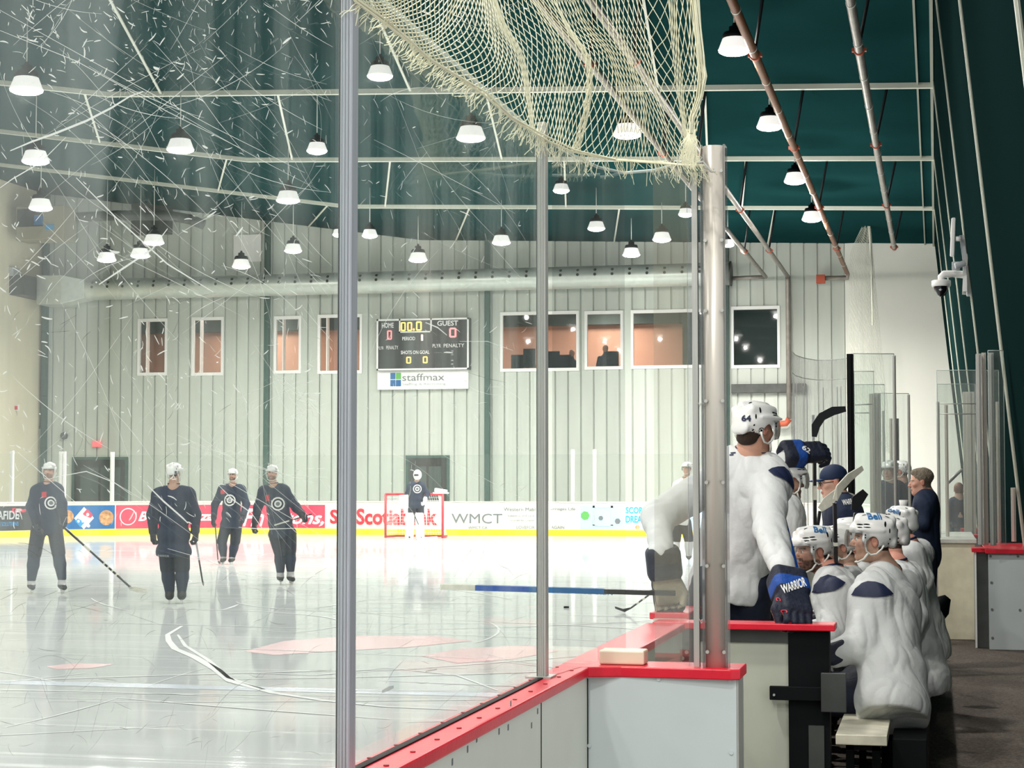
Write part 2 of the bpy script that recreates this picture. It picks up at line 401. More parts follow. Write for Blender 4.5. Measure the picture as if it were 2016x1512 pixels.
# ice: bluish white, softly mirroring, crossed by skate tracks
mi_, nt, b = nodes_of('ice'); L = nt.links.new
tc = nt.nodes.new('ShaderNodeTexCoord'); acc = None
for (rz, sx, sy, sc, lo_, hi_) in ((0.5, 0.12, 5.0, 1.6, 0.60, 0.70), (1.9, 0.10, 4.0, 1.3, 0.60, 0.70), (2.7, 0.14, 6.0, 1.9, 0.61, 0.72), (1.2, 0.5, 1.0, 0.5, 0.45, 0.85)):
    mp = nt.nodes.new('ShaderNodeMapping'); L(tc.outputs['Object'], mp.inputs[0]); mp.inputs['Rotation'].default_value = (0, 0, rz); mp.inputs['Scale'].default_value = (sx, sy, 1)
    n = nt.nodes.new('ShaderNodeTexNoise'); n.inputs['Scale'].default_value = sc; n.inputs['Detail'].default_value = 3; n.inputs['Distortion'].default_value = 0.3; L(mp.outputs[0], n.inputs['Vector'])
    mr = nt.nodes.new('ShaderNodeMapRange'); mr.inputs[1].default_value = lo_; mr.inputs[2].default_value = hi_; mr.inputs[4].default_value = 0.8; L(n.outputs[0], mr.inputs[0])
    if acc is None: acc = mr.outputs[0]
    else:
        ad = nt.nodes.new('ShaderNodeMath'); ad.operation = 'MAXIMUM'; L(acc, ad.inputs[0]); L(mr.outputs[0], ad.inputs[1]); acc = ad.outputs[0]
mx = nt.nodes.new('ShaderNodeMixRGB'); mx.inputs[1].default_value = (0.56, 0.59, 0.595, 1); mx.inputs[2].default_value = (0.72, 0.745, 0.745, 1); L(acc, mx.inputs[0]); L(mx.outputs[0], b.inputs['Base Color'])
mr = nt.nodes.new('ShaderNodeMapRange'); mr.inputs[3].default_value = 0.16; mr.inputs[4].default_value = 0.34; L(acc, mr.inputs[0]); L(mr.outputs[0], b.inputs['Roughness'])
b.inputs['Specular IOR Level'].default_value = 0.0
n = nt.nodes.new('ShaderNodeTexNoise'); n.inputs['Scale'].default_value = 14; L(tc.outputs['Object'], n.inputs['Vector'])
bp = nt.nodes.new('ShaderNodeBump'); bp.inputs['Strength'].default_value = 0.012; bp.inputs['Distance'].default_value = 0.01; L(n.outputs[0], bp.inputs['Height']); L(bp.outputs[0], b.inputs['Normal'])
ig = nt.nodes.new('ShaderNodeBsdfGlossy'); ig.inputs['Roughness'].default_value = 0.10; L(bp.outputs[0], ig.inputs['Normal']); ig.inputs[0].default_value = (.95, .97, .97, 1)
mrr = nt.nodes.new('ShaderNodeMapRange'); mrr.inputs[3].default_value = 0.05; mrr.inputs[4].default_value = 0.15; L(acc, mrr.inputs[0]); L(mrr.outputs[0], ig.inputs['Roughness'])
ifr = nt.nodes.new('ShaderNodeFresnel'); ifr.inputs[0].default_value = 1.31; imu = nt.nodes.new('ShaderNodeMath'); imu.operation = 'MULTIPLY'; imu.inputs[1].default_value = .72; L(ifr.outputs[0], imu.inputs[0])
imx = nt.nodes.new('ShaderNodeMixShader'); L(imu.outputs[0], imx.inputs[0]); L(b.outputs[0], imx.inputs[1]); L(ig.outputs[0], imx.inputs[2]); L(imx.outputs[0], nt.nodes['Material Output'].inputs[0])
M['ice'] = mi_

# ================================================================== building shell
WY = 65.5; FR = [12.5, 21.3, 30.1, 38.97, 47.8, 56.6]
CP = [(0.05, 10.0), (-18.4, 10.68), (-33.6, 12.95)]
def ceil_z(x):
    for (x0, z0), (x1, z1) in zip(CP, CP[1:]):
        if x >= x1: return z0 + (z1 - z0) * (x - x0) / (x1 - x0)
    return CP[-1][1]
m = MB()
for (x0, z0), (x1, z1) in zip(CP, CP[1:]): m.prism([(x0, -8, z0), (x1, -8, z1), (x1, -8, z1 + .2), (x0, -8, z0 + .2)], (0, WY + 8.3, 0))
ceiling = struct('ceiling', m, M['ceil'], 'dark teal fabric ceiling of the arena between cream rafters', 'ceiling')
m = MB().prism([(0.05, 7.5, 10.0), (1.06, 7.5, 0), (1.3, 7.5, 0), (0.3, 7.5, 10.0)], (0, WY - 7.2, 0))
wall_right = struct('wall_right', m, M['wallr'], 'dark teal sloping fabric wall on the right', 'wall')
m = MB().box((-33.8, -8, 0), (-33.6, WY + .3, 13.0))
wall_left = struct('wall_left', m, M['walll'], 'cream block side wall at the far left', 'wall')
m = MB().box((-33.6, -8, -0.25), (-1.32, WY + .3, 0))
ice = struct('floor', m, M['ice'], 'white scratched ice surface of the rink', 'ice')
m = MB().box((-1.32, -8, -0.25), (1.3, WY + .3, -0.004))
struct('floor', m, M['rubber'], 'speckled brown rubber walkway floor behind the bench', 'floor')

# rafters and their right hand columns, one frame each
k = 0
for fy in FR:
    k += 1; m = MB()
    for (x0, z0), (x1, z1) in zip(CP, CP[1:]): m.prism([(x0, fy - .06, z0 - .11), (x1, fy - .06, z1 - .11), (x1, fy - .06, z1 + .02), (x0, fy - .06, z0 + .02)], (0, .12, 0))
    r = struct('trim_%d' % k, m, M['beam'], 'cream roof rafter crossing the teal ceiling, frame %s' % ['nearest the bench', 'second from the bench', 'third from the bench', 'at the top of the photo', 'across the middle of the ceiling', 'closest to the end wall'][k - 1], 'rafter')
    m = MB(); m.prism([(0.022, fy - .04, 10.0), (0.05, fy - .04, 10.0), (1.06, fy - .04, 0), (1.032, fy - .04, 0)], (0, .08, 0))
    m.build('column_flange', M['beam'], r)
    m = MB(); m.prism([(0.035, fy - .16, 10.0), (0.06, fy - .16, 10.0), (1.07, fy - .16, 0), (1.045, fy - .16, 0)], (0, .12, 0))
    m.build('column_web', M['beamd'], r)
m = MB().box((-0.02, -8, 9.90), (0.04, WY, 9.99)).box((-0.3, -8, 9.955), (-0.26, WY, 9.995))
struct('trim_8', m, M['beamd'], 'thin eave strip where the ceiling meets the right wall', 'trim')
m = MB()
for i in range(len(FR)):
    y0 = FR[i]; y1 = (FR + [WY])[i + 1]
    for (xa, xb) in ((-4.70, -5.70), (-9.5, -11.2), (-14.3, -17.1), (-19.0, -22.8)):
        m.bar((xa, y0, ceil_z(xa) - .05), (xb, y1, ceil_z(xb) - .05), .05, .03)
struct('trim_9', m, M['beam'], 'thin white straps running along the underside of the ceiling', 'trim')

# end wall with its windows cut out
def pxrect(x0, y0, x1, y1, Y=WY):
    a = onY(x0, y0, Y); c = onY(x1, y1, Y); return a[0], c[0], c[2], a[2]     # X0,X1,Z0,Z1
WIN = [(273, 630, 328, 737), (379, 627, 439, 737), (541, 625, 592, 733), (627, 622, 712, 733), (986, 617, 1139, 728), (1152, 615, 1226, 725), (1243, 613, 1400, 722), (1440, 606, 1535, 722)]
WR = [pxrect(*w) for w in WIN]; XW = onY(1665, 700, WY)[0]
xs = set([-33.6, XW]); x = -33.6
ribs = []
while x < XW: ribs.append(x); xs.add(x); xs.add(min(x + .06, XW)); x += 0.47
for w in WR: xs.add(w[0]); xs.add(w[1])
xs = sorted(xs); zs = sorted(set([0.0] + [w[2] for w in WR] + [w[3] for w in WR] + [9.9]))
def wy(x):
    for r in ribs:
            return WY
m = MB()
for xa, xb in zip(xs, xs[1:]):
    if xb - xa < 1e-4: continue
    g = any(abs(xa - r) < 1e-5 for r in ribs) and xb - xa < .065
    zz = zs + [ceil_z((xa + xb) / 2) + .12]
    for za, zb in zip(zz, zz[1:]):
        c = ((xa + xb) / 2, (za + zb) / 2)
        if any(w[0] < c[0] < w[1] and w[2] < c[1] < w[3] for w in WR): continue
        yy = WY + (.07 if g else 0)
        m.add([(xa, yy, za), (xb, yy, za), (xb, yy, zb), (xa, yy, zb)], [(0, 1, 2, 3)])
        if g:
            m.add([(xa, WY, za), (xa, yy, za), (xa, yy, zb), (xa, WY, zb)], [(0, 1, 2, 3)]); m.add([(xb, yy, za), (xb, WY, za), (xb, WY, zb), (xb, yy, zb)], [(0, 1, 2, 3)])
m.box((-33.6, WY + .12, 0), (XW, WY + .3, 4.8))
wall_far = struct('wall_far', m, M['wallf'], 'pale corrugated end wall behind the far boards', 'wall')
m = MB().box((XW, WY - .12, 0), (1.3, WY + .3, 10.1))
struct('wall_end', m, M['wallw'], 'plain warm white wall section beside the sloping wall', 'wall')
# room behind the windows
m = MB(); m.box((-33.6, WY + 4, 4.6), (-2.9, WY + 4.1, 9.4)); 
m.box((-33.6, WY + .31, 4.6), (-2.9, WY + 4, 4.7), 0); m.box((-33.6, WY + .31, 8.4), (-2.9, WY + 4, 8.6), 1); m.box((-33.6, WY + .31, 4.6), (-33.5, WY + 4, 8.5), 1)
m.box((-8.9, WY + 1.2, 4.7), (-2.95, WY + 1.3, 8.4), 1); m.box((-33.5, WY + 3.6, 7.75), (-9, WY + 3.99, 8.4), 1)
room = struct('wall_back', m, [M['pink'], M['inwall']], 'salmon coloured room wall seen through the upstairs windows', 'wall')
for cx in (-26, -19, -12):
    ld = bpy.data.lights.new('room_lamp_light', 'AREA'); ld.energy = 260; ld.size = 1.2; ld.color = (1, .9, .78)
    lo_ = bpy.data.objects.new('room_lamp_light', ld); COL.objects.link(lo_); lo_.location = (cx, WY + 2.2, 8.3); lo_.parent = room; lo_.matrix_parent_inverse = Matrix.Translation(-Vector(room.location))
WLAB = ['small upstairs window at the left end', 'upstairs window second from the left', 'upstairs window right of the green column', 'narrow upstairs window behind the glass post', 'wide upstairs window right of the scoreboard', 'middle sized upstairs window with a person inside', 'wide dark upstairs window behind the clear glass', 'dark upstairs window at the right reflecting lamps']
for i, (xa, xb, za, zb) in enumerate(WR):
    m = MB(); t = .075
    m.box((xa - .02, WY - .04, zb - t), (xb + .02, WY + .10, zb + .04)); m.box((xa - .02, WY - .04, za - .04), (xb + .02, WY + .10, za + t))
    m.box((xa - .02, WY - .04, za + t), (xa + t, WY + .10, zb - t)); m.box((xb - t, WY - .04, za + t), (xb + .02, WY + .10, zb - t))
    if i in (0, 1, 2, 3): m.box((xa + .30, WY + .02, za), (xa + .33, WY + .3, zb))
    w = struct('window_%d' % (i + 1), m, M['pw'], WLAB[i], 'window')
    p = MB().box((xa + t, WY + .05, za + t), (xb - t, WY + .07, zb - t)); p.build('pane', M['pane'], w)
# seated and standing watchers upstairs, dim behind the panes
def watcher(px, py, hpx, label, arms=False):
    c = onY(px, py, WY + .9); s = hpx * 64 / FPX; base = c - V(0, 0, s)
    t = thing('person', label, 'person', c)
    P, Q = sculpt([('ell', c, (.11, .11, .14), None, .05), ('cap', c - V(0, 0, .10), c - V(0, 0, .25), .06, .08, .05), ('ell', c - V(0, 0, .50), (.24, .15, .30), None, .08), ('cap', c + V(-.22, 0, -.34), c + V(-.30, -.15, -.75), .08, .06, .05), ('cap', c + V(.22, 0, -.34), c + V(.30, -.15, -.75), .08, .06, .05), ('ell', c - V(0, 0, .85), (.22, .18, .25), None, .08)], .04)
    cols = np.tile(np.array([.03, .035, .05]), (len(P), 1)); cols[P[:, 2] > c[2] - .14] = (.35, .2, .14)
    link('body', raw_mesh('body', P, Q, MV, cols), t)
MV = mat('plain_cloth_and_skin', (.5, .5, .5), 0.8, attr=True)
watcher(1192, 686, 60, 'dark clothed person standing behind the middle upstairs window')
watcher(1126, 695, 60, 'faint person near the right edge of the wide upstairs window')
# chairs upstairs, dark backs
for i, (px, py) in enumerate([(1018, 712), (1042, 700), (1090, 705), (1112, 712), (1206, 705)]):
    c = onY(px, py, WY + .6); m = MB(); m.box(c + V(-.22, -.02, -.35), c + V(.22, .05, .25)); m.box(c + V(-.25, -.45, -.45), c + V(.25, .0, -.35)); m.bar(c + V(0, -.2, -1.2), c + V(0, -.2, -.4), .06, .06, up=(0, 1, 0))
    single('office_chair', m, M['black'], 'dark chair back seen low behind the upstairs windows', 'chair', 'dark chairs behind the upstairs windows')

# green steel columns on the end wall
for i, px in enumerate((90, 527, 961, 1432)):
    x = onY(px, 800, WY)[0]; m = MB().box((x - .09, WY - .22, 0), (x + .09, WY - .01, ceil_z(x)))
    struct('trim_%d' % (10 + i), m, M['green'], 'dark green wall column %s' % ['at the far left corner', 'between the left windows', 'right of the scoreboard', 'behind the silver pole'][i], 'column')
# doors
for i, (r, c, lab) in enumerate([((148, 905, 247, 1000), 'dark', 'dark doorway behind the left of the rink'), ((-30, 845, 45, 1000), 'plg', 'grey roller door in the left corner'), ((805, 902, 880, 1000), 'dark', 'dark brown doorway behind the goalie')]):
    X0, X1, Z0, Z1 = pxrect(*r); X0 = max(X0, -33.4); m = MB().box((X0, WY - .05, 0), (X1, WY + .02, Z1))
    d = struct('door_%d' % (i + 1), m, M['dark'] if c == 'dark' else M['plg'], lab, 'door')
    m = MB(); m.box((X0 - .1, WY - .08, 0), (X0, WY, Z1 + .1)).box((X1, WY - .08, 0), (X1 + .1, WY, Z1 + .1)).box((X0, WY - .08, Z1), (X1, WY, Z1 + .1)); m.build('door_frame', M['green'], d)
    if c == 'dark':
        m = MB(); m.box((X0 + .25, WY - .07, .2), ((X0 + X1) / 2 - .05, WY - .055, Z1 - .3)); m.box(((X0 + X1) / 2 + .05, WY - .07, .2), (X1 - .2, WY - .055, Z1 - .3)); m.build('door_leaf', M['inwall'], d)

# spiral duct with two rows of holes
c0 = onY(112, 575, WY - .9); c1 = onY(1437, 546, WY - .9); zc = 9.05; r = .40
m = MB().tube([(c0[0] + (c1[0] - c0[0]) * i / 60, WY - .9, zc) for i in range(61)], [r * (1.0 if i % 2 else 1.008) for i in range(61)], 24)
duct = single('spiral_duct', m, M['duct'], 'long silver round air duct along the end wall', 'air duct')
hm = MB(); x = c0[0] + 1
while x < c1[0] - .5:
    for ang in (2.55, 3.0):
        p = V(x, WY - .9 + (r + .003) * math.cos(ang), zc + (r + .003) * math.sin(ang)); nn = V(0, math.cos(ang), math.sin(ang))
        hm.tube([p - nn * .01, p + nn * .006], .055, 8, smooth=False)
    x += .62
o = hm.build('outlet_holes', M['dark'], duct); o['kind'] = 'stuff'
m = MB().tube([(c1[0], WY - .9, zc), (c1[0] + .06, WY - .9, zc)], r * 1.1, 24); m.build('end_cap', M['steel'], duct)
# heater, flue, hood and boxes at the left corner
a = onY(52, 413, WY - 2.2); c = onY(145, 476, WY - 2.2)
t = thing('unit_heater', 'beige hanging unit heater with small stickers, high in the left corner', 'heater', (a + c) / 2)
m = MB().box((a[0], WY - 3.0, c[2]), (c[0], WY - 2.0, a[2])); m.build('cabinet', mat('olive_beige_cabinet', (.30, .28, .20), .5), t, bevel=.03)
m = MB().box((a[0] + .05, WY - 3.02, c[2] + .5), (a[0] + 1.1, WY - 3.0, a[2] - .1)); m.build('grille', M['dark'], t)
m = MB().box((a[0] + .75, WY - 3.04, c[2] + .55), (a[0] + 1.1, WY - 3.02, a[2] - .35)); m.build('sticker', M['pblue'], t)
m = MB().box((a[0] + 1.2, WY - 3.04, c[2] + .35), (a[0] + 1.55, WY - 3.02, c[2] + .55)); m.build('sticker', M['pcyan'], t)
fl = [at(x, y, 62) for x, y in ((150, 428), (230, 424), (330, 424), (375, 432), (402, 443))]
m = MB().tube(fl, .17, 12); single('flue_pipe', m, M['steel'], 'dark flue pipe running right from the unit heater', 'pipe')
m = MB().box(onY(258, 400, WY - .9), onY(340, 462, WY - .5)); single('wall_hood', m, M['steel'], 'dark square metal hood behind the flue pipe', 'hood', bevel=.02)
x0, x1, z0, z1 = pxrect(28, 545, 100, 600, WY - 1.4); x0 = max(x0, -33.0); x1 = max(x1, x0 + 1.0); m = MB().box((x0, WY - 1.6, z0), (x1, WY - .2, z1)); m.prism([(x1, WY - 1.6, z0), (x1 + .8, WY - 1.3, zc - .35), (x1 + .8, WY - 1.3, zc + .35), (x1, WY - 1.6, z1)], (0, .9, 0))
single('duct_plenum', m, M['duct'], 'grey sheet metal plenum joining the round duct to the left wall', 'duct box', bevel=.02)
x0, x1, z0, z1 = pxrect(-10, 550, 28, 587, WY - 1.4); m = MB().box((-33.59, WY - 2.6, z0), (-33.0, WY - .6, z1)); single('louvre_vent', m, M['steel'], 'dark louvre opening on the left wall', 'vent')
c = onX(28, 536, -33.5); m = MB().box(c - V(.1, .25, .16), c + V(.1, .25, .16)); single('junction_box', m, M['plg'], 'small grey junction box above the duct plenum', 'electrical box')
x0, x1, z0, z1 = pxrect(461, 463, 515, 515, WY); m = MB().box((x0, WY - .06, z0), (x1, WY - .005, z1)); single('access_panel', m, M['pw'], 'plain white square panel high on the end wall', 'panel')
x0, x1, z0, z1 = pxrect(1441, 757, 1553, 773, WY); m = MB().box((x0, WY - .25, z0), (x1 + .6, WY - .01, z1)); single('cable_tray', m, M['steel'], 'grey horizontal tray below the right dark window', 'cable tray')
c = onX(32, 803, -33.56); m = MB().box(c - V(.12, .03, .12), c + V(.12, .03, .12)); t2 = single('fire_alarm', m, M['pw'], 'small white wall box with red centre on the cream wall', 'alarm', bevel=.01)
MB().box(c - V(.07, .05, .07), c + V(.07, -.03, .07)).build('red_face', M['redpaint'], t2)
c = onY(191, 874, WY - .1); m = MB().box(c - V(.18, .05, .12), c + V(.18, .05, .12)); single('exit_sign', m, mat('red_sign', (.8, .1, .12), .5, emit=(1, .25, .25, .5)), 'small glowing red sign above the left doorway', 'sign', bevel=.01)
c = onY(126, 858, WY - .1); m = MB().lathe([(0, .14), (.12, .1), (.14, 0), (.12, -.1), (0, -.14)], c, 12); single('wall_horn', m, M['steel'], 'small dark round horn on the left end wall', 'alarm')

# scoreboard and the sponsor sign below it
x0, x1, z0, z1 = pxrect(742, 629, 923, 727, WY - .35)
sb = thing('scoreboard', 'black scoreboard with amber clock and red zeros on the end wall', 'scoreboard', ((x0 + x1) / 2, WY - .2, z0))
yb = WY - .35; W_ = x1 - x0; H_ = z1 - z0
MB().box((x0, yb, z0), (x1, WY + .01, z1)).build('housing', M['board'], sb)
m = MB(); t = .06
for q in ((x0, z0, x1, z0 + t), (x0, z1 - t, x1, z1), (x0, z0, x0 + t, z1), (x1 - t, z0, x1, z1)): m.box((q[0], yb - .03, q[1]), (q[2], yb, q[3]))
def sp(u, v): return V(x0 + u * W_, yb - .012, z1 - v * H_)     # fractions from the photo, from the top left
a = sp(.245, .0); c = sp(.60, .27)
for q in ((a[0], c[2], a[0] + .05, a[2]), (c[0] - .05, c[2], c[0], a[2]), (a[0], c[2], c[0], c[2] + .05)): m.box((q[0], yb - .03, q[1]), (q[2], yb, q[3]))
m.build('frame', M['pw'], sb)
def sbt(txt, u0, v0, u1, v1, ma, name='lettering', bold=.0):
    a = sp(u0, v1); mb = MB(); add_text(mb, txt, a, (1, 0, 0), (0, 0, 1), (v1 - v0) * H_, (u1 - u0) * W_, bold, center=False); mb.build(name, M[ma], sb)
sbt('HOME', .055, .07, .185, .17, 'pw', bold=.02); sbt('GUEST', .66, .05, .885, .15, 'pw', bold=.02); sbt('PERIOD', .28, .35, .42, .42, 'pw', bold=.02)
sbt('PLYR', .015, .53, .075, .59, 'pw'); sbt('PENALTY', .105, .52, .235, .59, 'pw'); sbt('SHOTS ON GOAL', .265, .62, .575, .69, 'pw', bold=.02); sbt('PLYR', .61, .50, .70, .57, 'pw'); sbt('PENALTY', .73, .50, .95, .57, 'pw')
def digit(mb, u0, v0, u1, v1, th=.22):
    a = sp(u0, v1); c = sp(u1, v0); w = c[0] - a[0]; h = c[2] - a[2]; t = w * th
    for q in ((a[0] + t * .6, a[2], c[0] - t * .6, a[2] + t), (a[0] + t * .6, c[2] - t, c[0] - t * .6, c[2]), (a[0], a[2] + t * .5, a[0] + t, c[2] - t * .5), (c[0] - t, a[2] + t * .5, c[0], c[2] - t * .5)): mb.box((q[0], yb - .02, q[1]), (q[2], yb, q[3]))
for q in ((.265, .065, .315, .235), (.335, .065, .385, .235), (.43, .055, .49, .235), (.325, .74, .375, .87), (.505, .74, .555, .87)): m = MB(); digit(m, *q); m.build('amber_digit', M['ledy'], sb)
a = sp(.405, .23); MB().box(a - V(.03, .01, 0), a + V(.03, .005, .07)).build('amber_point', M['ledy'], sb)
for q in ((.115, .22, .165, .40), (.79, .19, .865, .38)): m = MB(); digit(m, *q); m.build('red_digit', M['ledr'], sb)
m = MB(); a = sp(.485, .43); m.box(a, a + V(.07, .01, .22)); m.build('period_digit', mat('warm_led', (1, .8, .6), .5, emit=(1, .7, .5, 3)), sb)
for v in (.65, .72, .83, .90): a = sp(.81, v); MB().box(a, a + V(.08, .01, .025)).build('indicator_mark', M['plg'], sb)
X0, X1, Z0, Z1 = pxrect(743, 728, 922, 765, WY - .2)
sg = thing('sponsor_sign', 'white sponsor sign with four coloured squares under the scoreboard', 'sign', ((X0 + X1) / 2, WY - .1, Z0))
MB().box((X0, WY - .2, Z0 ), (X1, WY + .01, Z1 - .01)).build('panel', M['pw'], sg)
def gp(px, py): p = onY(px, py, WY - .21); return V(p[0], WY - .212, p[2])
for (qx, qy, mm) in ((768.5, 734, 'pblue'), (779.5, 734, 'pgreen'), (768.5, 748, 'pblue'), (779.5, 748, 'pblue')):
    a = gp(qx, qy + 12.5); c = gp(qx + 9.8, qy); MB().box((a[0], WY - .215, a[2]), (c[0], WY - .20, c[2])).build('logo_square', M[mm], sg)
a = gp(792, 750); c = gp(875, 735); mb = MB(); add_text(mb, 'staffmax', a, (1, 0, 0), (0, 0, 1), c[2] - a[2], c[0] - a[0], center=False); mb.build('lettering', M['pgrey'], sg)
a = gp(792, 760); c = gp(877, 753); mb = MB(); add_text(mb, 'Staffing & Recruiting', a, (1, 0, 0), (0, 0, 1), c[2] - a[2], c[0] - a[0], center=False); mb.build('lettering', M['plg'], sg)

# ================================================================== lamps
LZ = 9.15
def lamp_proto(label, c, d, watts=1.0):
    """c = centre of the lens, d = lens diameter"""
    s = d / 0.5; t = thing('high_bay_lamp', label, 'ceiling lamp', c, 'high bay lamps over the rink')
    r = d / 2
    MB().lathe([(0, .002), (r, .0), (r * .98, -.02), (r * .78, -.052), (r * .4, -.075), (0, -.082)], c, 24).build('lens', M['lens'], t)
    MB().lathe([(r, .0), (r * 1.03, .012 * s), (r * .98, .03 * s), (r * .74, .19 * s), (r * .68, .205 * s), (0, .207 * s)], c, 32, rib=.012).build('reflector', M['refl'], t)
    MB().lathe([(0, .195 * s), (r * .76, .195 * s), (r * .76, .24 * s), (r * .66, .29 * s), (r * .36, .30 * s), (r * .34, .38 * s), (r * .15, .39 * s), (r * .10, .44 * s), (0, .44 * s)], c, 20).build('housing', M['black'], t)
    top = ceil_z(c[0]); MB().tube([c + V(0, 0, .43 * s), (c[0], c[1], top)], .012, 6).build('hanging_cord', M['cord'], t)
    ld = bpy.data.lights.new('lamp_light', 'AREA'); ld.shape = 'DISK'; ld.size = d * .95; ld.energy = LAMP_W * watts; ld.color = (1, .965, .91); ld.spread = math.radians(165)
    lo = bpy.data.objects.new('lamp_light', ld); COL.objects.link(lo); lo.parent = t; lo.location = (0, 0, -.09)
    ld = bpy.data.lights.new('upper_wall_fill', 'POINT'); ld.energy = LAMP_W * watts * .22; ld.shadow_soft_size = .10; ld.color = (1, .965, .91)  # added point light below the lens, brightens the upper wall and ceiling
    lo = bpy.data.objects.new('upper_wall_fill', ld); COL.objects.link(lo); lo.parent = t; lo.location = (0, 0, -.20)
    return t
LP = [(52, 178, 70, 'large lamp near the top left corner'), (1446, 100, 63, 'large lamp at the top behind the brown pipe'), (748, 150, 50, 'lamp hanging beside the tall glass post behind netting'),
      (70, 318, 58, 'lamp near the left edge, second down'), (355, 295, 53, 'lamp left of centre above the hazy pane'), (927, 272, 58, 'lamp behind the fringe of the net'), (1235, 266, 54, 'lamp seen through the hanging net'),
      (1515, 250, 50, 'second lamp along the brown pipe'), (624, 297, 40, 'lamp just left of the tall glass post'), (1565, 357, 42, 'third lamp along the brown pipe'), (80, 410, 46, 'lamp in front of the unit heater'),
      (567, 395, 46, 'lamp above the third upstairs window'), (1105, 375, 32, 'small lamp below the net fringe'), (303, 478, 42, 'upper lamp of the close pair at left'), (276, 504, 42, 'lower lamp of the close pair at left'),
      (210, 512, 40, 'lamp above the left end of the duct'), (475, 525, 36, 'lamp below the white square panel'), (577, 494, 34, 'lamp just right of the green column'), (728, 464, 30, 'lamp above the scoreboard, near the post'),
      (823, 512, 36, 'lamp directly above the scoreboard'), (987, 478, 36, 'lamp right of the second green column top'), (1174, 450, 34, 'lamp above the person window'), (1243, 502, 34, 'lamp close above the round duct at centre right'),
      (1303, 472, 36, 'lamp left of the clear corner glass'), (1350, 422, 26, 'lamp partly behind the clear corner tube'), (1598, 432, 38, 'fourth lamp along the brown pipe, nearest the end wall'), (1433, 482, 22, 'small lamp emerging right of the silver pole'), (668, 462, 22, 'lamp mostly hidden by the tall glass post')]
lampxy = []
for (px, py, w, lab) in LP:
    c = onZ(px, py, LZ); D = (c - CC) @ CF; d = min(max(w * D / FPX, .40), .62); lamp_proto('white ribbed high bay lamp, ' + lab, c, d, {1598: 3.5, 1433: 2.0, 1565: 1.5}.get(px, 1.0))
for (x, y) in ((-3.6, 24), (-3.6, 15), (-3.6, 6), (-1.0, 1), (-1.2, -4), (-3.6, -2), (-5, -6), (-10, 22), (-10, 14), (-10, 5), (-18, 20), (-18, 9), (-26, 22), (-26, 10)):  # lamps added out of view to brighten the near boards and bench
    lamp_proto('unseen high bay lamp added to light the near boards and bench', V(x, y, LZ), .5)

# ================================================================== sprinkler pipes
PZ = 8.95
def pipe(label, kpx, y_end, joints, r, ma, name='sprinkler_pipe'):
    """a pipe along the building through the photo point (kpx)"""
    a = onZ(kpx[0], kpx[1], PZ); x = a[0]
    t = thing(name, label, 'pipe', (x, y_end - 10, PZ))
    MB().tube([(x, -4, PZ), (x, y_end, PZ)], r, 14).build('pipe_run', ma, t)
    for fy in FR:
        if fy < 12: continue
        m = MB().tube([(x, fy + 1.0, PZ), (x, fy + 1.07, PZ)], r * 1.28, 14); m.box((x - r * 1.6, fy + .99, PZ - .03), (x + r * 1.6, fy + 1.08, PZ + .03)); m.build('pipe_clamp', M['orange'], t)
        MB().tube([(x, fy + 1.03, PZ + r), (x + .28, fy + .1, ceil_z(x) - .02)], .03, 6).build('hanger_rod', M['black'], t)
    if joints:
        yy = 17.6
        while yy < y_end: MB().tube([(x, yy, PZ), (x, yy + .05, PZ)], r * 1.08, 14).build('pipe_joint', M['cord'], t); yy += 2.6
    return t, x
pt1, px1 = pipe('rusty brown sprinkler pipe running away under the ceiling', (1555, 271), WY - .8, 1, .075, M['pipeo'])
e = onY(1612, 527, WY - .7); m = MB().tube([(px1, WY - .8, PZ), (px1, WY - .5, PZ - .1), (e[0] + .2, WY - .5, PZ - .1)], .08, 10); m.build('elbow_branch', M['pipeg'], pt1); MB().box(V(e[0] - .1, WY - .62, PZ - .28), V(e[0] + .2, WY - .4, PZ + .02)).build('end_fitting', M['orange'], pt1)
pt2, px2 = pipe('grey sprinkler pipe nearest the sloping wall', (1745, 400), 58.0, 1, .075, M['pipeg'])
pt3, px3 = pipe('grey sprinkler pipe that drops down the end wall', (1548, 540), WY - .5, 0, .07, M['pipeg'])
zb = onY(1548, 825, WY - .4)[2]; m = MB().tube([(px3, WY - .5, PZ), (px3, WY - .42, PZ - .2), (px3, WY - .42, zb)], .085, 10); m.build('drop_pipe', M['pipeg'], pt3)
m = MB().tube([(px3, WY - .42, zb), (px3 - .1, WY - .42, zb - .15), (px3 - .5, WY - .42, zb - .18)], .11, 10); m.build('elbow', M['orange'], pt3)
pt4, px4 = pipe('dark sprinkler pipe farthest left beside the silver pole', (1495, 530), WY - .5, 0, .07, M['pipeg'])
m = MB().tube([(px4, WY - .5, PZ), (px4 - 1.2, WY - .5, PZ - .02)], .07, 10); m.build('elbow', M['pipeg'], pt4)

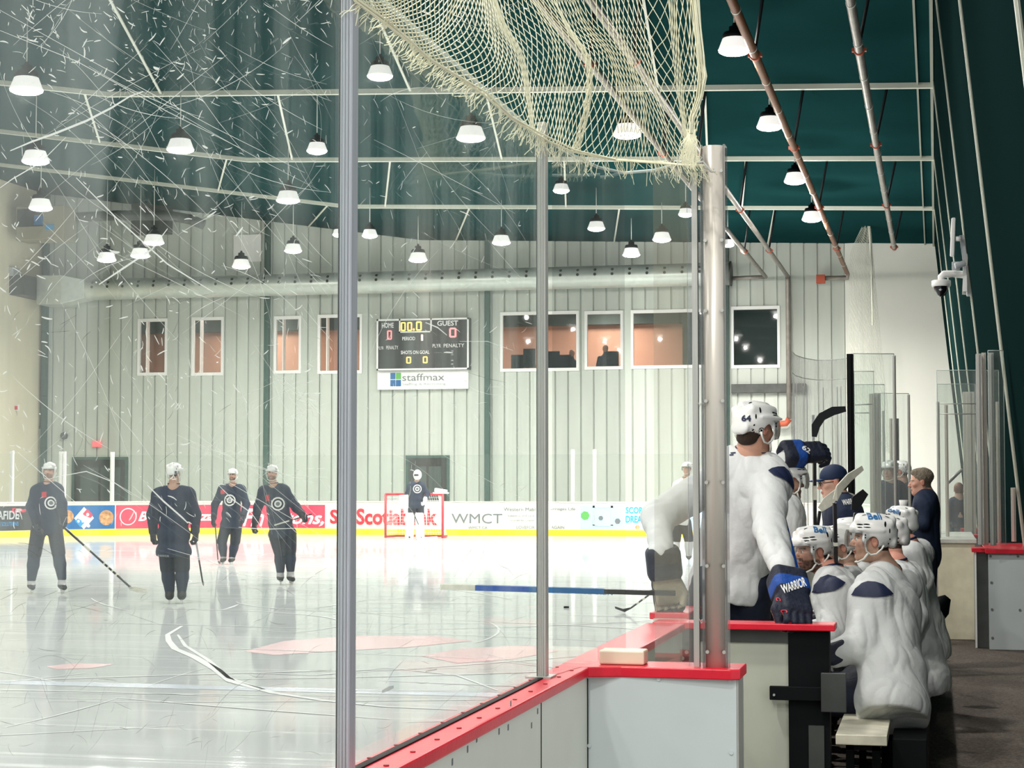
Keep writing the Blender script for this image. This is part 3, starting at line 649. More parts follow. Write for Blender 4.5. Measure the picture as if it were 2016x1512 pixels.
# ================================================================== far dasher boards, following the rink's outline
BP = [(-1.33, 16.4)] + [(-1.33, 51.3)] + [(-9.83 + 8.5 * math.cos(a), 51.3 + 8.5 * math.sin(a)) for a in np.linspace(0, math.pi / 2, 25)][1:] + [(-20.9 + 8.5 * math.cos(a), 51.3 + 8.5 * math.sin(a)) for a in np.linspace(math.pi / 2, math.pi, 33)] + [(-29.4, 38.0)]
BPa = np.array(BP); seg = np.linalg.norm(np.diff(BPa, axis=0), axis=1); BS = np.concatenate([[0], np.cumsum(seg)])
def bpos(s, off=0.0):
    s = min(max(s, 0), BS[-1] - 1e-6); i = min(int(np.searchsorted(BS, s, 'right') - 1), len(seg) - 1); t = (s - BS[i]) / seg[i]
    p = BPa[i] * (1 - t) + BPa[i + 1] * t; d = (BPa[i + 1] - BPa[i]) / seg[i]; n = np.array([-d[1], d[0]])     # towards the ice
    return p + n * off
def proj(P):
    d = np.asarray(P) - CC; z = d @ CF; return 1008 + FPX * (d @ CR) / z, 756 - FPX * (d @ CU) / z
_ss = np.linspace(BS[1] + 2, BS[-1], 900); _px = np.array([proj((*bpos(s), .6))[0] for s in _ss])
def s_at(px): return float(np.interp(-px, -_px, _ss))
BZ = 1.13
def wall_strip(mb, s0, s1, z0, z1, o0, o1, mi=0, step=.5):
    n = max(2, int(abs(s1 - s0) / step) + 1); S = np.linspace(s0, s1, n)
    for a, c in zip(S, S[1:]):
        p = [bpos(a, o0), bpos(c, o0), bpos(c, o1), bpos(a, o1)]
        vs = [(q[0], q[1], z) for z in (z0, z1) for q in p]
        mb.add(vs, [(0, 3, 2, 1), (4, 5, 6, 7), (0, 1, 5, 4), (1, 2, 6, 5), (2, 3, 7, 6), (3, 0, 4, 7)], mi)
    return mb
def far_board(s0, s1, adm, label, texts=(), shapes=None):
    p = bpos((s0 + s1) / 2); t = thing('dasher_board', label, 'rink board', (p[0], p[1], 0))
    MBk = wall_strip(MB(), s0, s1, 0, BZ - .03, -.12, 0.0); MBk.build('panel', M['white'], t)
    wall_strip(MB(), s0, s1, BZ - .03, BZ, -.16, .02).build('cap_rail', M['capw'], t)
    wall_strip(MB(), s0, s1, .0, .20, 0.0, .012).build('kick_plate', M['yellow'], t)
    if adm: wall_strip(MB(), s0 + .02, s1 - .02, .22, BZ - .13, 0, .008).build('advert', M[adm], t)
    for (txt, xa, ya, xb, yb_, ma, sh, bold) in texts:
        sa, sb_ = s_at(xa), s_at(xb); pa = bpos(sa); D = (V(pa[0], pa[1], .6) - CC) @ CF
        za = 1.72 + (952 - yb_) * D / FPX; zb_ = 1.72 + (952 - ya) * D / FPX
        v, f = text_mesh(txt, 1.0, 1.0, bold, sh); mb = MB()
        mb.add([(*bpos(sa + (sb_ - sa) * q[0], .016), za + (zb_ - za) * q[1]) for q in v], f); mb.build('lettering', M[ma], t)
    if shapes: shapes(t)
    return t
def bdisc(t, px, py, rpx, ma, name='logo', n=20, lift=.014, sq=1.0, a0=0, nn=None):
    s = s_at(px); pa = bpos(s); D = (V(pa[0], pa[1], .6) - CC) @ CF; r = rpx * D / FPX; z = 1.72 + (952 - py) * D / FPX; vs = []; n = nn or n
    for k in range(n): a = 2 * math.pi * k / n + a0; vs.append((*bpos(s - r * sq * math.cos(a), lift), z + r * math.sin(a)))
    MB().add(vs, [tuple(range(n))]).build(name, M[ma], t)
def sh_dom(t):
    bdisc(t, 133, 1017, 13, 'pizza', 'pizza_picture', 20); bdisc(t, 209, 1019, 15, 'pizza', 'pizza_picture', 20)
    bdisc(t, 165, 1020, 22, 'pw', 'tile_border', nn=4, a0=.0, lift=.015, sq=.95)
    bdisc(t, 171, 1014.5, 13, 'pred2', 'red_tile', nn=4, lift=.018, sq=.95); bdisc(t, 158, 1026, 12, 'pcyan', 'blue_tile', nn=4, lift=.018, sq=.95)
    bdisc(t, 172, 1013, 3.2, 'pw', 'tile_dot', lift=.022); bdisc(t, 154, 1026, 2.6, 'pw', 'tile_dot', lift=.022); bdisc(t, 162.5, 1026, 2.6, 'pw', 'tile_dot', lift=.022)
    bdisc(t, 174, 1035, 4, 'pw', 'leaf_mark', nn=5, lift=.016)
def sh_bp(t): bdisc(t, 252, 1017, 17, 'pw', 'round_logo', 24); bdisc(t, 252, 1017, 15, 'pred2', 'round_logo', 24, lift=.018)
def sh_score(t):
    bdisc(t, 1152, 1015, 9, 'pgreen', 'leaf_picture', nn=7); s0, s1 = s_at(1167), s_at(1207)
    m = MB()
    for q in ((s0, s0 - .07, .35, 1.0), (s1, s1 + .07, .35, 1.0), (s0, s1, .93, 1.0), (s0, s1, .33, .38)): wall_strip(m, q[0], q[1], q[2], q[3], .009, .016)
    m.build('goal_picture', M['plg'], t); bdisc(t, 1183, 1020, 5, 'pgrey', 'player_picture', nn=6); bdisc(t, 1216, 1026, 6, 'pgrey', 'player_picture', nn=6); bdisc(t, 1255, 1038, 5, 'pizza', 'player_picture', nn=6)
e = BS[-1] - .1
far_board(s_at(128), e, 'pblk', 'black advert board with white capitals at the far left', [('AFIDE', -6, 1006, 37, 1023, 'plg', 0, .02), ('N SOLUTIONS', -4, 1028, 36, 1036, 'pcyan', 0, 0), ('Kitchen', 22, 1000, 50, 1009, 'pred2', .3, .02)])
far_board(s_at(227), s_at(128), 'pblue', 'blue advert board with domino tile and pizzas', [], sh_dom)
far_board(s_at(641), s_at(227), 'pred2', 'long red pizza advert board behind the skaters', [('BP', 242, 1009, 262, 1026, 'pw', .3, .02), ('Boston Pizza', 272, 1007, 420, 1026, 'pw', .35, .03), ('Fin', 478, 1001, 520, 1036, 'pw', .4, .02), ('tons,', 562, 1010, 638, 1036, 'pw', .4, .02)], sh_bp)
far_board(s_at(871), s_at(641), None, 'white bank advert board behind the goal', [('So', 650, 1003, 684, 1031, 'pred', 0, .03), ('Scotiabank', 702, 1001, 861, 1033, 'pred', 0, .03)])
far_board(s_at(1141), s_at(871), None, 'white advert board with thin grey capitals', [('WMCT', 889, 1011, 989, 1030, 'pgrey', 0, .0), ('WMCT.CA', 922, 1036, 960, 1041, 'pgrey', 0, 0), ('Western Mabl', 992, 999, 1054, 1006, 'pgrey', 0, 0), ('arriages Life', 1084, 999, 1133, 1006, 'pgrey', 0, 0), ('LOVEFOR', 1017, 1035, 1053, 1041, 'pgrey', 0, 0), ('AGAIN', 1085, 1035, 1111, 1041, 'pgrey', 0, 0), ('supports and care', 1000, 1013, 1052, 1018, 'pgrey', 0, 0), ('courses for couples', 1006, 1022, 1052, 1027, 'pgrey', 0, 0)])
far_board(s_at(1440), s_at(1141), 'psky', 'pale blue advert board with goal picture and blue capitals', [('SCORE YOUR', 1232, 998, 1312, 1011, 'pcyan', 0, .03), ('DREAM HOME', 1232, 1015, 1312, 1029, 'pcyan', 0, .03)], sh_score)
far_board(0.0, s_at(1440), None, 'plain white side boards beyond the benches')
# glass on the far boards: only the supports show
for i, px in enumerate((26, 122, 222, 1127, 1170)):
    s = s_at(px); p = bpos(s, -.1); zt = 1.72 + (952 - (888 if i < 3 else 884)) * 60 / FPX
    m = MB().box((p[0] - .055, p[1] - .05, BZ), (p[0] + .055, p[1] + .05, zt)); 
    if i == 1: m.box((p[0] + .08, p[1] - .05, BZ), (p[0] + .16, p[1] + .05, zt))
    single('glass_support', m, M['pw'], 'white glass support on the far boards, ' + ['at the left edge of the photo', 'beside the left skater', 'right of the domino advert', 'left one of the thin pair at centre right', 'right one of the thin pair at centre right'][i], 'glass support')
m = MB(); wall_strip(m, s_at(1430), s_at(-5), BZ, BZ + 1.55, -.09, -.08, step=1.2); single('far_shielding_glass', m, glass_mat('far_shield', (.97, .98, .97), haze=.02, refl=.12), 'clear shielding glass above the far adverts', 'rink glass')

# ================================================================== ice markings (painted under the ice) and skate tracks
def ice_poly(pts, ma, name, z=.002): MB().add([(p[0], p[1], z) for p in pts], [tuple(range(len(pts)))]).build(name, ma, ice)
mb_ = mat('faded_blue_line', (.42, .48, .56), .25); mr_ = mat('faded_red_paint', (.74, .48, .50), .22); mr2 = mat('faded_red_line', (.70, .40, .42), .22)
a = onZ(0, 1352, 0); c = onZ(0, 1366, 0); y0 = onZ(500, 1356, 0)[1]; ice_poly([(-29, y0 - .15), (-1.4, y0 - .15), (-1.4, y0 + .15), (-29, y0 + .15)], mb_, 'blue_line')
ice_poly([onZ(x, y, 0) for x, y in ((480, 1283), (560, 1262), (700, 1252), (860, 1253), (930, 1262), (800, 1275), (640, 1283), (540, 1290))], mr_, 'painted_logo')
ice_poly([onZ(x, y, 0) for x, y in ((830, 1292), (900, 1278), (1040, 1270), (1100, 1282), (1010, 1298), (900, 1306))], mr_, 'painted_logo')
ice_poly([onZ(x, y, 0) for x, y in ((90, 1312), (150, 1306), (225, 1308), (180, 1316), (110, 1318))], mr_, 'painted_logo')
ice_poly([(-28.5, 56.0), (-2.2, 56.0), (-2.2, 56.06), (-28.5, 56.06)], mr2, 'goal_line')
m = MB()
def track(pts, w, z=.004):
    pts = [np.asarray(p)[:2] for p in pts]; vs = []; n = len(pts)
    for i, p in enumerate(pts):
        d = unit(pts[min(i + 1, n - 1)] - pts[max(i - 1, 0)]); nn = np.array([-d[1], d[0]]); ww = w * (0.35 + .65 * math.sin(math.pi * (i + .3) / (n - .4)))
        vs += [(*(p + nn * ww / 2), z), (*(p - nn * ww / 2), z)]
    m.add(vs, [(2 * i, 2 * i + 1, 2 * i + 3, 2 * i + 2) for i in range(n - 1)])
track([onZ(x, y, 0) for x, y in ((358, 1233), (330, 1250), (332, 1262), (345, 1278), (385, 1295), (425, 1318), (455, 1342), (540, 1365), (640, 1380), (760, 1392), (900, 1398))], .09)
track([onZ(x, y, 0) for x, y in ((350, 1250), (365, 1272), (410, 1300), (450, 1335), (520, 1358))], .05)
track([onZ(x, y, 0) for x, y in ((480, 1325), (620, 1330), (760, 1315), (900, 1330), (980, 1360))], .04)
for i in range(330):
    x = random.uniform(-26, -2); y = 8 + 46 * random.random() ** 1.25; a = random.gauss(.2, .7); R = random.uniform(3, 30) * random.choice((-1, 1)); Ln = random.uniform(1, 7); pts = []
    for j in range(12): t = j / 11 * Ln; pts.append((x, y)); x += math.cos(a) * Ln / 11; y += math.sin(a) * Ln / 11 * .8; a += Ln / 11 / R
    pts = [p for p in pts if -28 < p[0] < -1.5 and p[1] < 57]
    if len(pts) > 3: track(pts, random.uniform(.012, .05), .003 + .002 * random.random())
o = m.build('skate_tracks', mat('snowy_track', (.68, .70, .70), .8), ice); o['kind'] = 'stuff'
c = onZ(1115, 1197, 0); single('puck', MB().lathe([(0, 0), (.038, 0), (.038, .025), (0, .025)], c, 16), M['black'], 'black puck lying on the open ice', 'puck')

# ================================================================== goal
gl, gr = onZ(755, 1059, 0), onZ(875, 1059, 0); gy = (gl[1] + gr[1]) / 2; gx0, gx1 = gl[0], gr[0]; gz = 1.22
gz = 1.72 - (973 - 952) * ((gl - CC) @ CF) / FPX
t = thing('hockey_goal', 'red framed hockey goal with white netting at the far end', 'goal', ((gx0 + gx1) / 2, gy, 0))
for x, nm in ((gx0, 'goal_post'), (gx1, 'goal_post')): MB().tube([(x, gy, 0), (x, gy, gz)], .04, 10).build(nm, M['redpaint'], t)
MB().tube([(gx0, gy, gz), (gx1, gy, gz)], .04, 10).build('crossbar', M['redpaint'], t)
m = MB(); m.tube([(gx0, gy, .04), (gx0 + .1, gy + .9, .04), ((gx0 + gx1) / 2, gy + 1.1, .04), (gx1 - .1, gy + .9, .04), (gx1, gy, .04)], .035, 8); m.tube([(gx0, gy, gz), (gx0 + .3, gy + .5, gz), (gx1 - .3, gy + .5, gz), (gx1, gy, gz)], .03, 8); m.build('back_frame', M['redpaint'], t)
m = MB(); bt = [(gx0, gy, .05), (gx0 + .1, gy + .9, .05), ((gx0 + gx1) / 2, gy + 1.1, .05), (gx1 - .1, gy + .9, .05), (gx1, gy, .05)]; tp = [(gx0, gy, gz), (gx0 + .3, gy + .5, gz), ((gx0 + gx1) / 2, gy + .5, gz), (gx1 - .3, gy + .5, gz), (gx1, gy, gz)]
def lerpc(c, u): u = u * (len(c) - 1); i = min(int(u), len(c) - 2); f = u - i; return V(*c[i]) * (1 - f) + V(*c[i + 1]) * f
for i in range(37): m.tube([lerpc(bt, i / 36), lerpc(tp, i / 36)], .006, 3, cap=False)
for j in range(1, 13): m.tube([lerpc(bt, i / 24) * (1 - j / 13) + lerpc(tp, i / 24) * (j / 13) for i in range(25)], .006, 3, cap=False)
m.build('netting', M['pw'], t)
# ================================================================== near boards and glass
CZ = 1.08; XI, XO, XG = -1.31, -1.19, -1.275; GT = 2.87
def board_run(label, x0, x1, y0, y1, ma, seams=()):
    t = thing('dasher_board', label, 'rink board', ((x0 + x1) / 2, (y0 + y1) / 2, 0))
    MB().box((x0 + .02, y0, 0), (x1 - .012, y1, CZ - .03)).build('panel', M[ma], t)
    MB().box((x0, y0, CZ - .035), (x1, y1, CZ)).build('cap_rail', M['red'], t, bevel=.006)
    for s in seams: MB().box((x1 - .014, s - .003, 0), (x1 - .010, s + .003, CZ - .035)).build('panel_seam', M['dark'], t)
    return t
ysm = onX(1065, 1420, XO - .012)[1]
t = board_run('near white board with red cap running from the bottom edge to the corner post', XI, XO, 0.6, 6.62, 'white', (ysm, ysm - 2.4))
MB().box((XG - .012, 0.6, CZ), (XG + .010, 6.1, CZ + .004)).build('glass_slot', M['black'], t)
m = MB(); y = 1.0
while y < 6.3:
    m.tube([(XO - .035, y, CZ), (XO - .035, y, CZ + .0025)], .007, 8); m.tube([(XI + .014, y + .1, CZ), (XI + .014, y + .1, CZ + .0025)], .006, 8); y += .22
m.build('screw_heads', mat('dark_red_screw', (.25, .01, .02), .5), t)
m = MB()
for (px, py) in ((1058, 1400), (1046, 1428), (1000, 1432), (982, 1440), (938, 1455), (920, 1475), (890, 1500), (1005, 1385)):
    p = onX(px, py, XO - .012); m.obox(p + V(.001, 0, 0), V(.001, 0, 0), V(0, .004, .001), V(0, 0, .008))
o = m.build('scuff_scratch_marks', M['pgrey'], t)
t = board_run('short wide capped board between the corner post and the gate', XI, -1.13, 6.625, 8.5, 'beige')
t = board_run('capped board end under the black glove beside the ice', -1.40, -1.20, 9.2, 16.4, 'beige')
# pane by pane
def pane(label, y0, y1, z1, ma, x=XG):
    t = thing('rink_glass', label, 'rink glass', (x, (y0 + y1) / 2, CZ))
    MB().box((x - .006, y0, CZ), (x + .006, y1, z1)).build('sheet', M[ma], t)
    MB().box((x - .0062, y0, z1), (x + .0062, y1, z1 + .006)).build('polished_edge', M['edge'], t)
    return t
YP1 = onX(684, 1000, XG)[1]; YP2 = onX(1069, 1000, XG)[1]
p0 = pane('large scratched hazy glass pane left of the bluish post', .5, YP1 - .02, GT, 'glassL'); p1 = pane('scratched glass pane between the two upright posts', YP1 + .02, YP2 - .02, GT, 'glassL')
def ribbon(mb, pts, w, x):
    """pts are photo points on the glass plane; w in metres"""
    P = [onX(a, c, x) for a, c in pts]; n = len(P); vs = []
    for i in range(n):
        d = P[min(i + 1, n - 1)] - P[max(i - 1, 0)]; d = unit(d); nn = unit(np.cross(d, (1, 0, 0))); ww = w * (.25 + .75 * math.sin(math.pi * (i + .4) / (n - .2)))
        vs += [P[i] + nn * ww / 2, P[i] - nn * ww / 2]
    mb.add(vs, [(2 * i, 2 * i + 1, 2 * i + 3, 2 * i + 2) for i in range(n - 1)])
R_ = random.Random(11)
def scratches(par, xr, counts, dens=None, x=XG + .0075):
    a = MB(); c = MB(); lo, hi = xr
    def arc(x0, y0, ang, L, curv, n=7):
        pts = []; 
        for i in range(n): pts.append((x0, y0)); x0 += math.cos(ang) * L / (n - 1); y0 += math.sin(ang) * L / (n - 1); ang += curv / n
        return pts
    nl, ns, nd = counts
    for i in range(nl):                                   # long fine lines
        y0 = R_.uniform(-60, 1000) if R_.random() < .75 else R_.uniform(-60, 500); x0 = R_.uniform(lo, hi); an = R_.choice((.55, .7, .9, 1.1, -.5, -.8, 2.2)) + R_.gauss(0, .15)
        pts = [p for p in arc(x0, y0, an, R_.uniform(80, 420), R_.gauss(0, .5), 12) if lo < p[0] < hi and p[1] < 1120]
        if len(pts) > 2: ribbon(a, pts, R_.uniform(.0003, .0011), x)
    for i in range(ns):                                   # nicks
        y0 = -20 + 1050 * R_.random() ** 1.7; x0 = R_.uniform(lo, hi); pts = [p for p in arc(x0, y0, R_.gauss(1.2, .8), R_.uniform(3, 22), R_.gauss(0, .6), 4) if lo < p[0] < hi]
        if len(pts) > 2: ribbon(a, pts, R_.uniform(.0006, .0028) * (2.0 if R_.random() < .06 else 1), x)
    for i in range(nd):                                   # low scratches, their dark look against the bright ice put into the colour
        y0 = R_.uniform(600, 1480) if R_.random() < .25 else R_.uniform(1130, 1490); x0 = R_.uniform(lo, hi); an = R_.choice((-1.1, -.9, -1.3, .3, -.4, 1.3)) + R_.gauss(0, .2)
        pts = [p for p in arc(x0, y0, an, R_.uniform(6, 40) if R_.random() < .85 else R_.uniform(50, 110), R_.gauss(0, .7), 7) if lo < p[0] < hi and -.487 * (p[0] - 690) + 1505 > p[1]]
        if len(pts) > 2: ribbon(c, pts, R_.uniform(.0004, .0013), x)
    return a, c
a, c = scratches(p0, (-5, 655), (120, 950, 200))
for pts, w in [(((20, 297), (60, 280), (110, 262), (170, 238), (220, 212), (255, 190), (282, 180)), .006), (((0, 370), (25, 352), (80, 320), (130, 270)), .003), (((195, 560), (240, 530), (300, 490), (330, 450)), .006), (((150, 350), (230, 430), (330, 520), (420, 575)), .005),
               (((0, 60), (150, 120), (330, 220), (470, 290)), .002), (((0, 20), (180, 120), (420, 250), (600, 340)), .0018), (((300, 80), (380, 170), (430, 240), (480, 300)), .002), (((35, 890), (80, 930), (150, 990)), .002), (((105, 940), (170, 928), (225, 950), (260, 975)), .0025),
               (((290, 955), (320, 985), (360, 1020), (370, 1030)), .006), (((430, 955), (460, 985), (495, 1010), (530, 1060)), .004), (((470, 1038), (520, 1042), (580, 1040)), .003), (((330, 1080), (400, 1100), (470, 1130), (560, 1145)), .0015)]: ribbon(a, pts, w * .6, XG + .0078)
o = a.build('scratch_marks', M['scr'], p0); o['kind'] = 'stuff'; o = c.build('scuff_scratch_marks', M['scr2'], p0); o['kind'] = 'stuff'
a, c = scratches(p1, (706, 1050), (30, 260, 110))
for pts, w in [(((838, 635), (862, 645), (880, 660)), .006), (((905, 672), (960, 672), (1010, 690)), .002), (((930, 1080), (910, 1105), (895, 1135)), .004), (((980, 1112), (1000, 1120), (1010, 1132)), .004)]: ribbon(a, pts, w * .6, XG + .0078)
for pts, w in [(((752, 1362), (765, 1356), (775, 1352)), .018), (((760, 1345), (775, 1320), (795, 1300)), .004), (((838, 1322), (860, 1318)), .006), (((968, 1080), (945, 1100), (922, 1132)), .002)]: ribbon(c, pts, w * .6, XG + .0078)
o = a.build('scratch_marks', M['scr'], p1); o['kind'] = 'stuff'; o = c.build('scuff_scratch_marks', M['scr2'], p1); o['kind'] = 'stuff'
# upright posts
def upright(label, y, ma, gasket_side):
    t = thing('glass_post', label, 'glass post', (XG, y, CZ)); w = .023
    m = MB(); m.box((XG - .014, y - w, CZ), (XG + .014, y + w, GT + .06))
    # two raised ribs on the spectator face
    for dx in (-.011, -.0035, .004, .011): m.box((XG + dx - .0018, y - w - .003, CZ), (XG + dx + .0018, y - w, GT + .06))
    m.build('extrusion', M[ma], t, bevel=.0015)
    MB().box((XG - .017, y - w - .001, CZ), (XG - .0145, y + w, GT)).build('gasket', M['black'], t)
    MB().box((XG - .05, y - .05, CZ), (XG + .035, y + .05, CZ + .006)).build('foot_plate', M['alu'], t)
    return t
upright('bluish aluminium post standing full height left of centre', YP1, 'alub', -1)
upright('grey aluminium post right of the scoreboard', YP2, 'alu', -1)
# curved corner glass, round pole, square rod and clear edges
YR = 6.52
cg = [V(XG, YP2 + .02, 0), V(XG, 6.35, 0), V(-1.262, 6.55, 0), V(-1.225, 6.72, 0), V(-1.16, 6.83, 0), V(-1.07, 6.86, 0), V(-.97, 6.80, 0), V(-.89, 6.66, 0), V(-.86, 6.53, 0)]
cx_ = [at(x, 900, z) for x, z in ((1084, 6.2), (1130, 6.45), (1180, 6.7), (1230, 6.82), (1290, 6.76), (1340, 6.62), (1358, 6.52))]
cg = [V(p[0], p[1], 0) for p in cx_]
t = thing('rink_glass', 'clear curved corner glass behind the net fringe', 'rink glass', (cg[3][0], cg[3][1], CZ))
m = MB(); n = len(cg); off = []
for i, p in enumerate(cg): d = unit(cg[min(i + 1, n - 1)] - cg[max(i - 1, 0)]); off.append(V(-d[1], d[0], 0) * .006)
fine = []; fo = []
for i in range(n - 1):
    for j in range(4): u = j / 4; fine.append(cg[i] * (1 - u) + cg[i + 1] * u); fo.append(off[i] * (1 - u) + off[i + 1] * u)
fine.append(cg[-1]); fo.append(off[-1]); vs = []
for p, o_ in zip(fine, fo):
    for s_, z in ((1, CZ), (-1, CZ), (-1, GT), (1, GT)): q = p + o_ * s_; vs.append((q[0], q[1], z))
fs = []
for i in range(len(fine) - 1):
    for k in range(4): fs.append((i * 4 + k, i * 4 + (k + 1) % 4, (i + 1) * 4 + (k + 1) % 4, (i + 1) * 4 + k))
m.add(vs, fs, smooth=False).build('sheet', M['glassC'], t); MB().tube([(p[0], p[1], GT) for p in fine], .006, 5).build('polished_edge', M['edge'], t)
pp = at(1409.5, 1000, 6.50); prad = .0385
t = thing('corner_pole', 'round silver pole wrapped in clear plastic on the red corner cap', 'pole', (pp[0], pp[1], CZ))
ztop = 1.72 + (952 - 283) * 6.5 / FPX
MB().tube([(pp[0], pp[1], CZ), (pp[0], pp[1], ztop)], prad, 28).build('tube', M['silver'], t)
m = MB()
for py in (335, 473, 612, 790, 950, 1113, 1280):
    for sx in (-.028, .030):
        z = 1.72 + (952 - py) * 6.5 / FPX; m.tube([(pp[0] + sx, pp[1] - prad * .8, z), (pp[0] + sx, pp[1] - prad * .8 - .012, z)], .0065, 8)
m.build('bolts', M['alu'], t)
m = MB()
for sx in (-.040, .040): m.box((pp[0] + sx - .004, pp[1] - .045, CZ), (pp[0] + sx + .004, pp[1] + .03, ztop))
m.build('plastic_flange', M['plexi'], t)
rp = at(1371, 1000, 6.52); t2 = thing('inner_rod', 'slim grey square rod left of the silver pole', 'rod', (rp[0], rp[1], CZ))
MB().box((rp[0] - .010, rp[1] - .014, CZ), (rp[0] + .010, rp[1] + .014, ztop - .09)).build('rod', M['alu'], t2)
MB().box((rp[0] + .010, rp[1] - .006, CZ), (rp[0] + .040, rp[1] + .006, ztop - .09)).build('clear_strip', M['plexi'], t2); MB().box((rp[0] - .028, rp[1] - .006, CZ), (rp[0] - .010, rp[1] + .006, ztop - .09)).build('clear_strip', M['plexi'], t2)
m = MB()
for py in (797, 1222):
    z = 1.72 + (952 - py) * 6.5 / FPX; m.tube([(rp[0] + .010 + .004 * k * .5, rp[1] - .02 + .0, z + .008 * math.sin(k * 1.57)) for k in range(13)], .0015, 5)
m.build('spring_clip', M['alu'], t2)
# return wall facing the viewer
xr = -.665
t = thing('corner_board', 'white panelled end of the boards with red cap facing the viewer', 'rink board', ((XO + xr) / 2, 6.5, 0))
MB().box((XO - .012, 6.445, 0), (xr - .015, 6.62, CZ - .035)).build('panel', M['whiteb'], t)
MB().prism([(XO - .03, 6.40, CZ - .035), (-1.08, 6.44, CZ - .035), (xr - .03, 6.42, CZ - .035), (xr, 6.44, CZ - .035), (xr, 6.66, CZ - .035), (XO - .03, 6.66, CZ - .035)], (0, 0, .036)).build('cap_rail', M['red'], t, bevel=.004)
MB().box((xr - .03, 6.45, 0), (xr - .008, 6.62, CZ - .035)).build('metal_corner', M['alu'], t)
m = MB()
for (px, py) in ((1160, 1333), (1297, 1337), (1437, 1342), (1160, 1468), (1440, 1482)):
    p = onY(px, py, 6.444); m.tube([p, p - V(0, .003, 0)], .007, 12)
m.build('screw_heads', M['whiteb'], t)
MB().box((XO - .014, 6.443, 0), (XO - .008, 6.447, CZ - .04)).build('panel_seam', M['dark'], t)
a = onY(1184, 1310, 6.55); c = onY(1272, 1279, 6.55)
single('plastic_block', MB().box((a[0], 6.50, CZ + .002), (c[0], 6.60, CZ + .052)), M['cream'], 'small cream plastic block lying on the red corner cap', 'block', bevel=.006)
# second cross wall with latch
Y2 = 8.62; xa, xb = -1.29, -.455
t = thing('cross_board', 'red capped cross wall with beige panel in front of the players', 'rink board', ((xa + xb) / 2, Y2, 0))
MB().box((xa, Y2 - .05, CZ - .03), (xb, Y2 + .13, CZ)).build('cap_rail', M['red'], t, bevel=.004)
xm = onY(1553, 1400, Y2)[0]; xc = onY(1634, 1400, Y2)[0]
MB().box((-1.10, Y2 + .005, 0), (xm, Y2 + .08, CZ - .09)).build('panel', M['beige'], t)
MB().box((-1.10, Y2 - .005, CZ - .09), (xm + .02, Y2 + .1, CZ - .03)).build('top_frame', M['steel'], t)
MB().box((xm, Y2 - .01, 0), (xc, Y2 + .1, CZ - .03)).build('end_column', M['black'], t)
MB().box((xm + .09, Y2 - .02, 0), (xm + .16, Y2 - .011, .62)).build('steel_strip', M['steel'], t)
MB().box((-1.24, Y2 - .01, CZ - .35), (-1.10, Y2 + .1, CZ - .03)).build('hinge_plate', M['steel'], t)
m = MB()
for (px, py) in ((1337, 1284), (1352, 1284), (1344, 1296)): p = onY(px, py, Y2 - .012); m.tube([p, p - V(0, .006, 0)], .009, 10)
m.build('bolts', M['alu'], t)
a = onY(1515, 1378, Y2 - .05); c = onY(1640, 1354, Y2 - .05)
lt = thing('gate_latch', 'black sliding latch bar across the beige panel', 'latch', a)
MB().box((a[0], Y2 - .05, a[2]), (c[0] + .03, Y2 - .02, c[2])).build('bar', M['black'], lt, bevel=.003)
a2 = onY(1617, 1401, Y2 - .06); c2 = onY(1666, 1325, Y2 - .06); MB().box((a2[0], Y2 - .08, a2[2]), (c2[0], Y2 - .055, c2[2])).build('keeper_plate', M['steel'], lt, bevel=.003)
p = onY(1524, 1368, Y2 - .052); MB().tube([p, p - V(0, .006, 0)], .006, 8).build('bolt', M['alu'], lt)
a = onY(1289, 1303, 8.3); c = onY(1320, 1277, 8.3); single('latch_block', MB().box((a[0], 8.25, a[2] - .1), (c[0], 8.33, c[2])).box((a[0] + .02, 8.26, c[2]), (c[0] - .02, 8.32, c[2] + .02)), M['steel'], 'dark steel hinge block behind the cream plastic block', 'hinge', bevel=.003)
# bench
t = thing('players_bench', 'long cream plank bench under the seated players', 'bench', (-.38, 12, 0))
MB().box((-.50, 9.38, .43), (-.25, 16.2, .48)).build('seat', M['seat'], t, bevel=.004)
for y in (9.6, 11.2, 12.8, 14.4, 16.0):
    m = MB(); m.box((-.46, y - .03, 0), (-.42, y + .03, .43)); m.box((-.33, y - .03, 0), (-.29, y + .03, .43)); m.box((-.46, y - .03, .38), (-.29, y + .03, .43)); m.build('leg', M['black'], t)
single('bench_dark_filler', MB().box((-.235, 9.75, 0), (-.06, 16.2, .42)), M['black'], 'black box added to darken the space along the back of the bench', 'dark filler', bevel=.006)  # added black filler for the dark space under and behind the bench
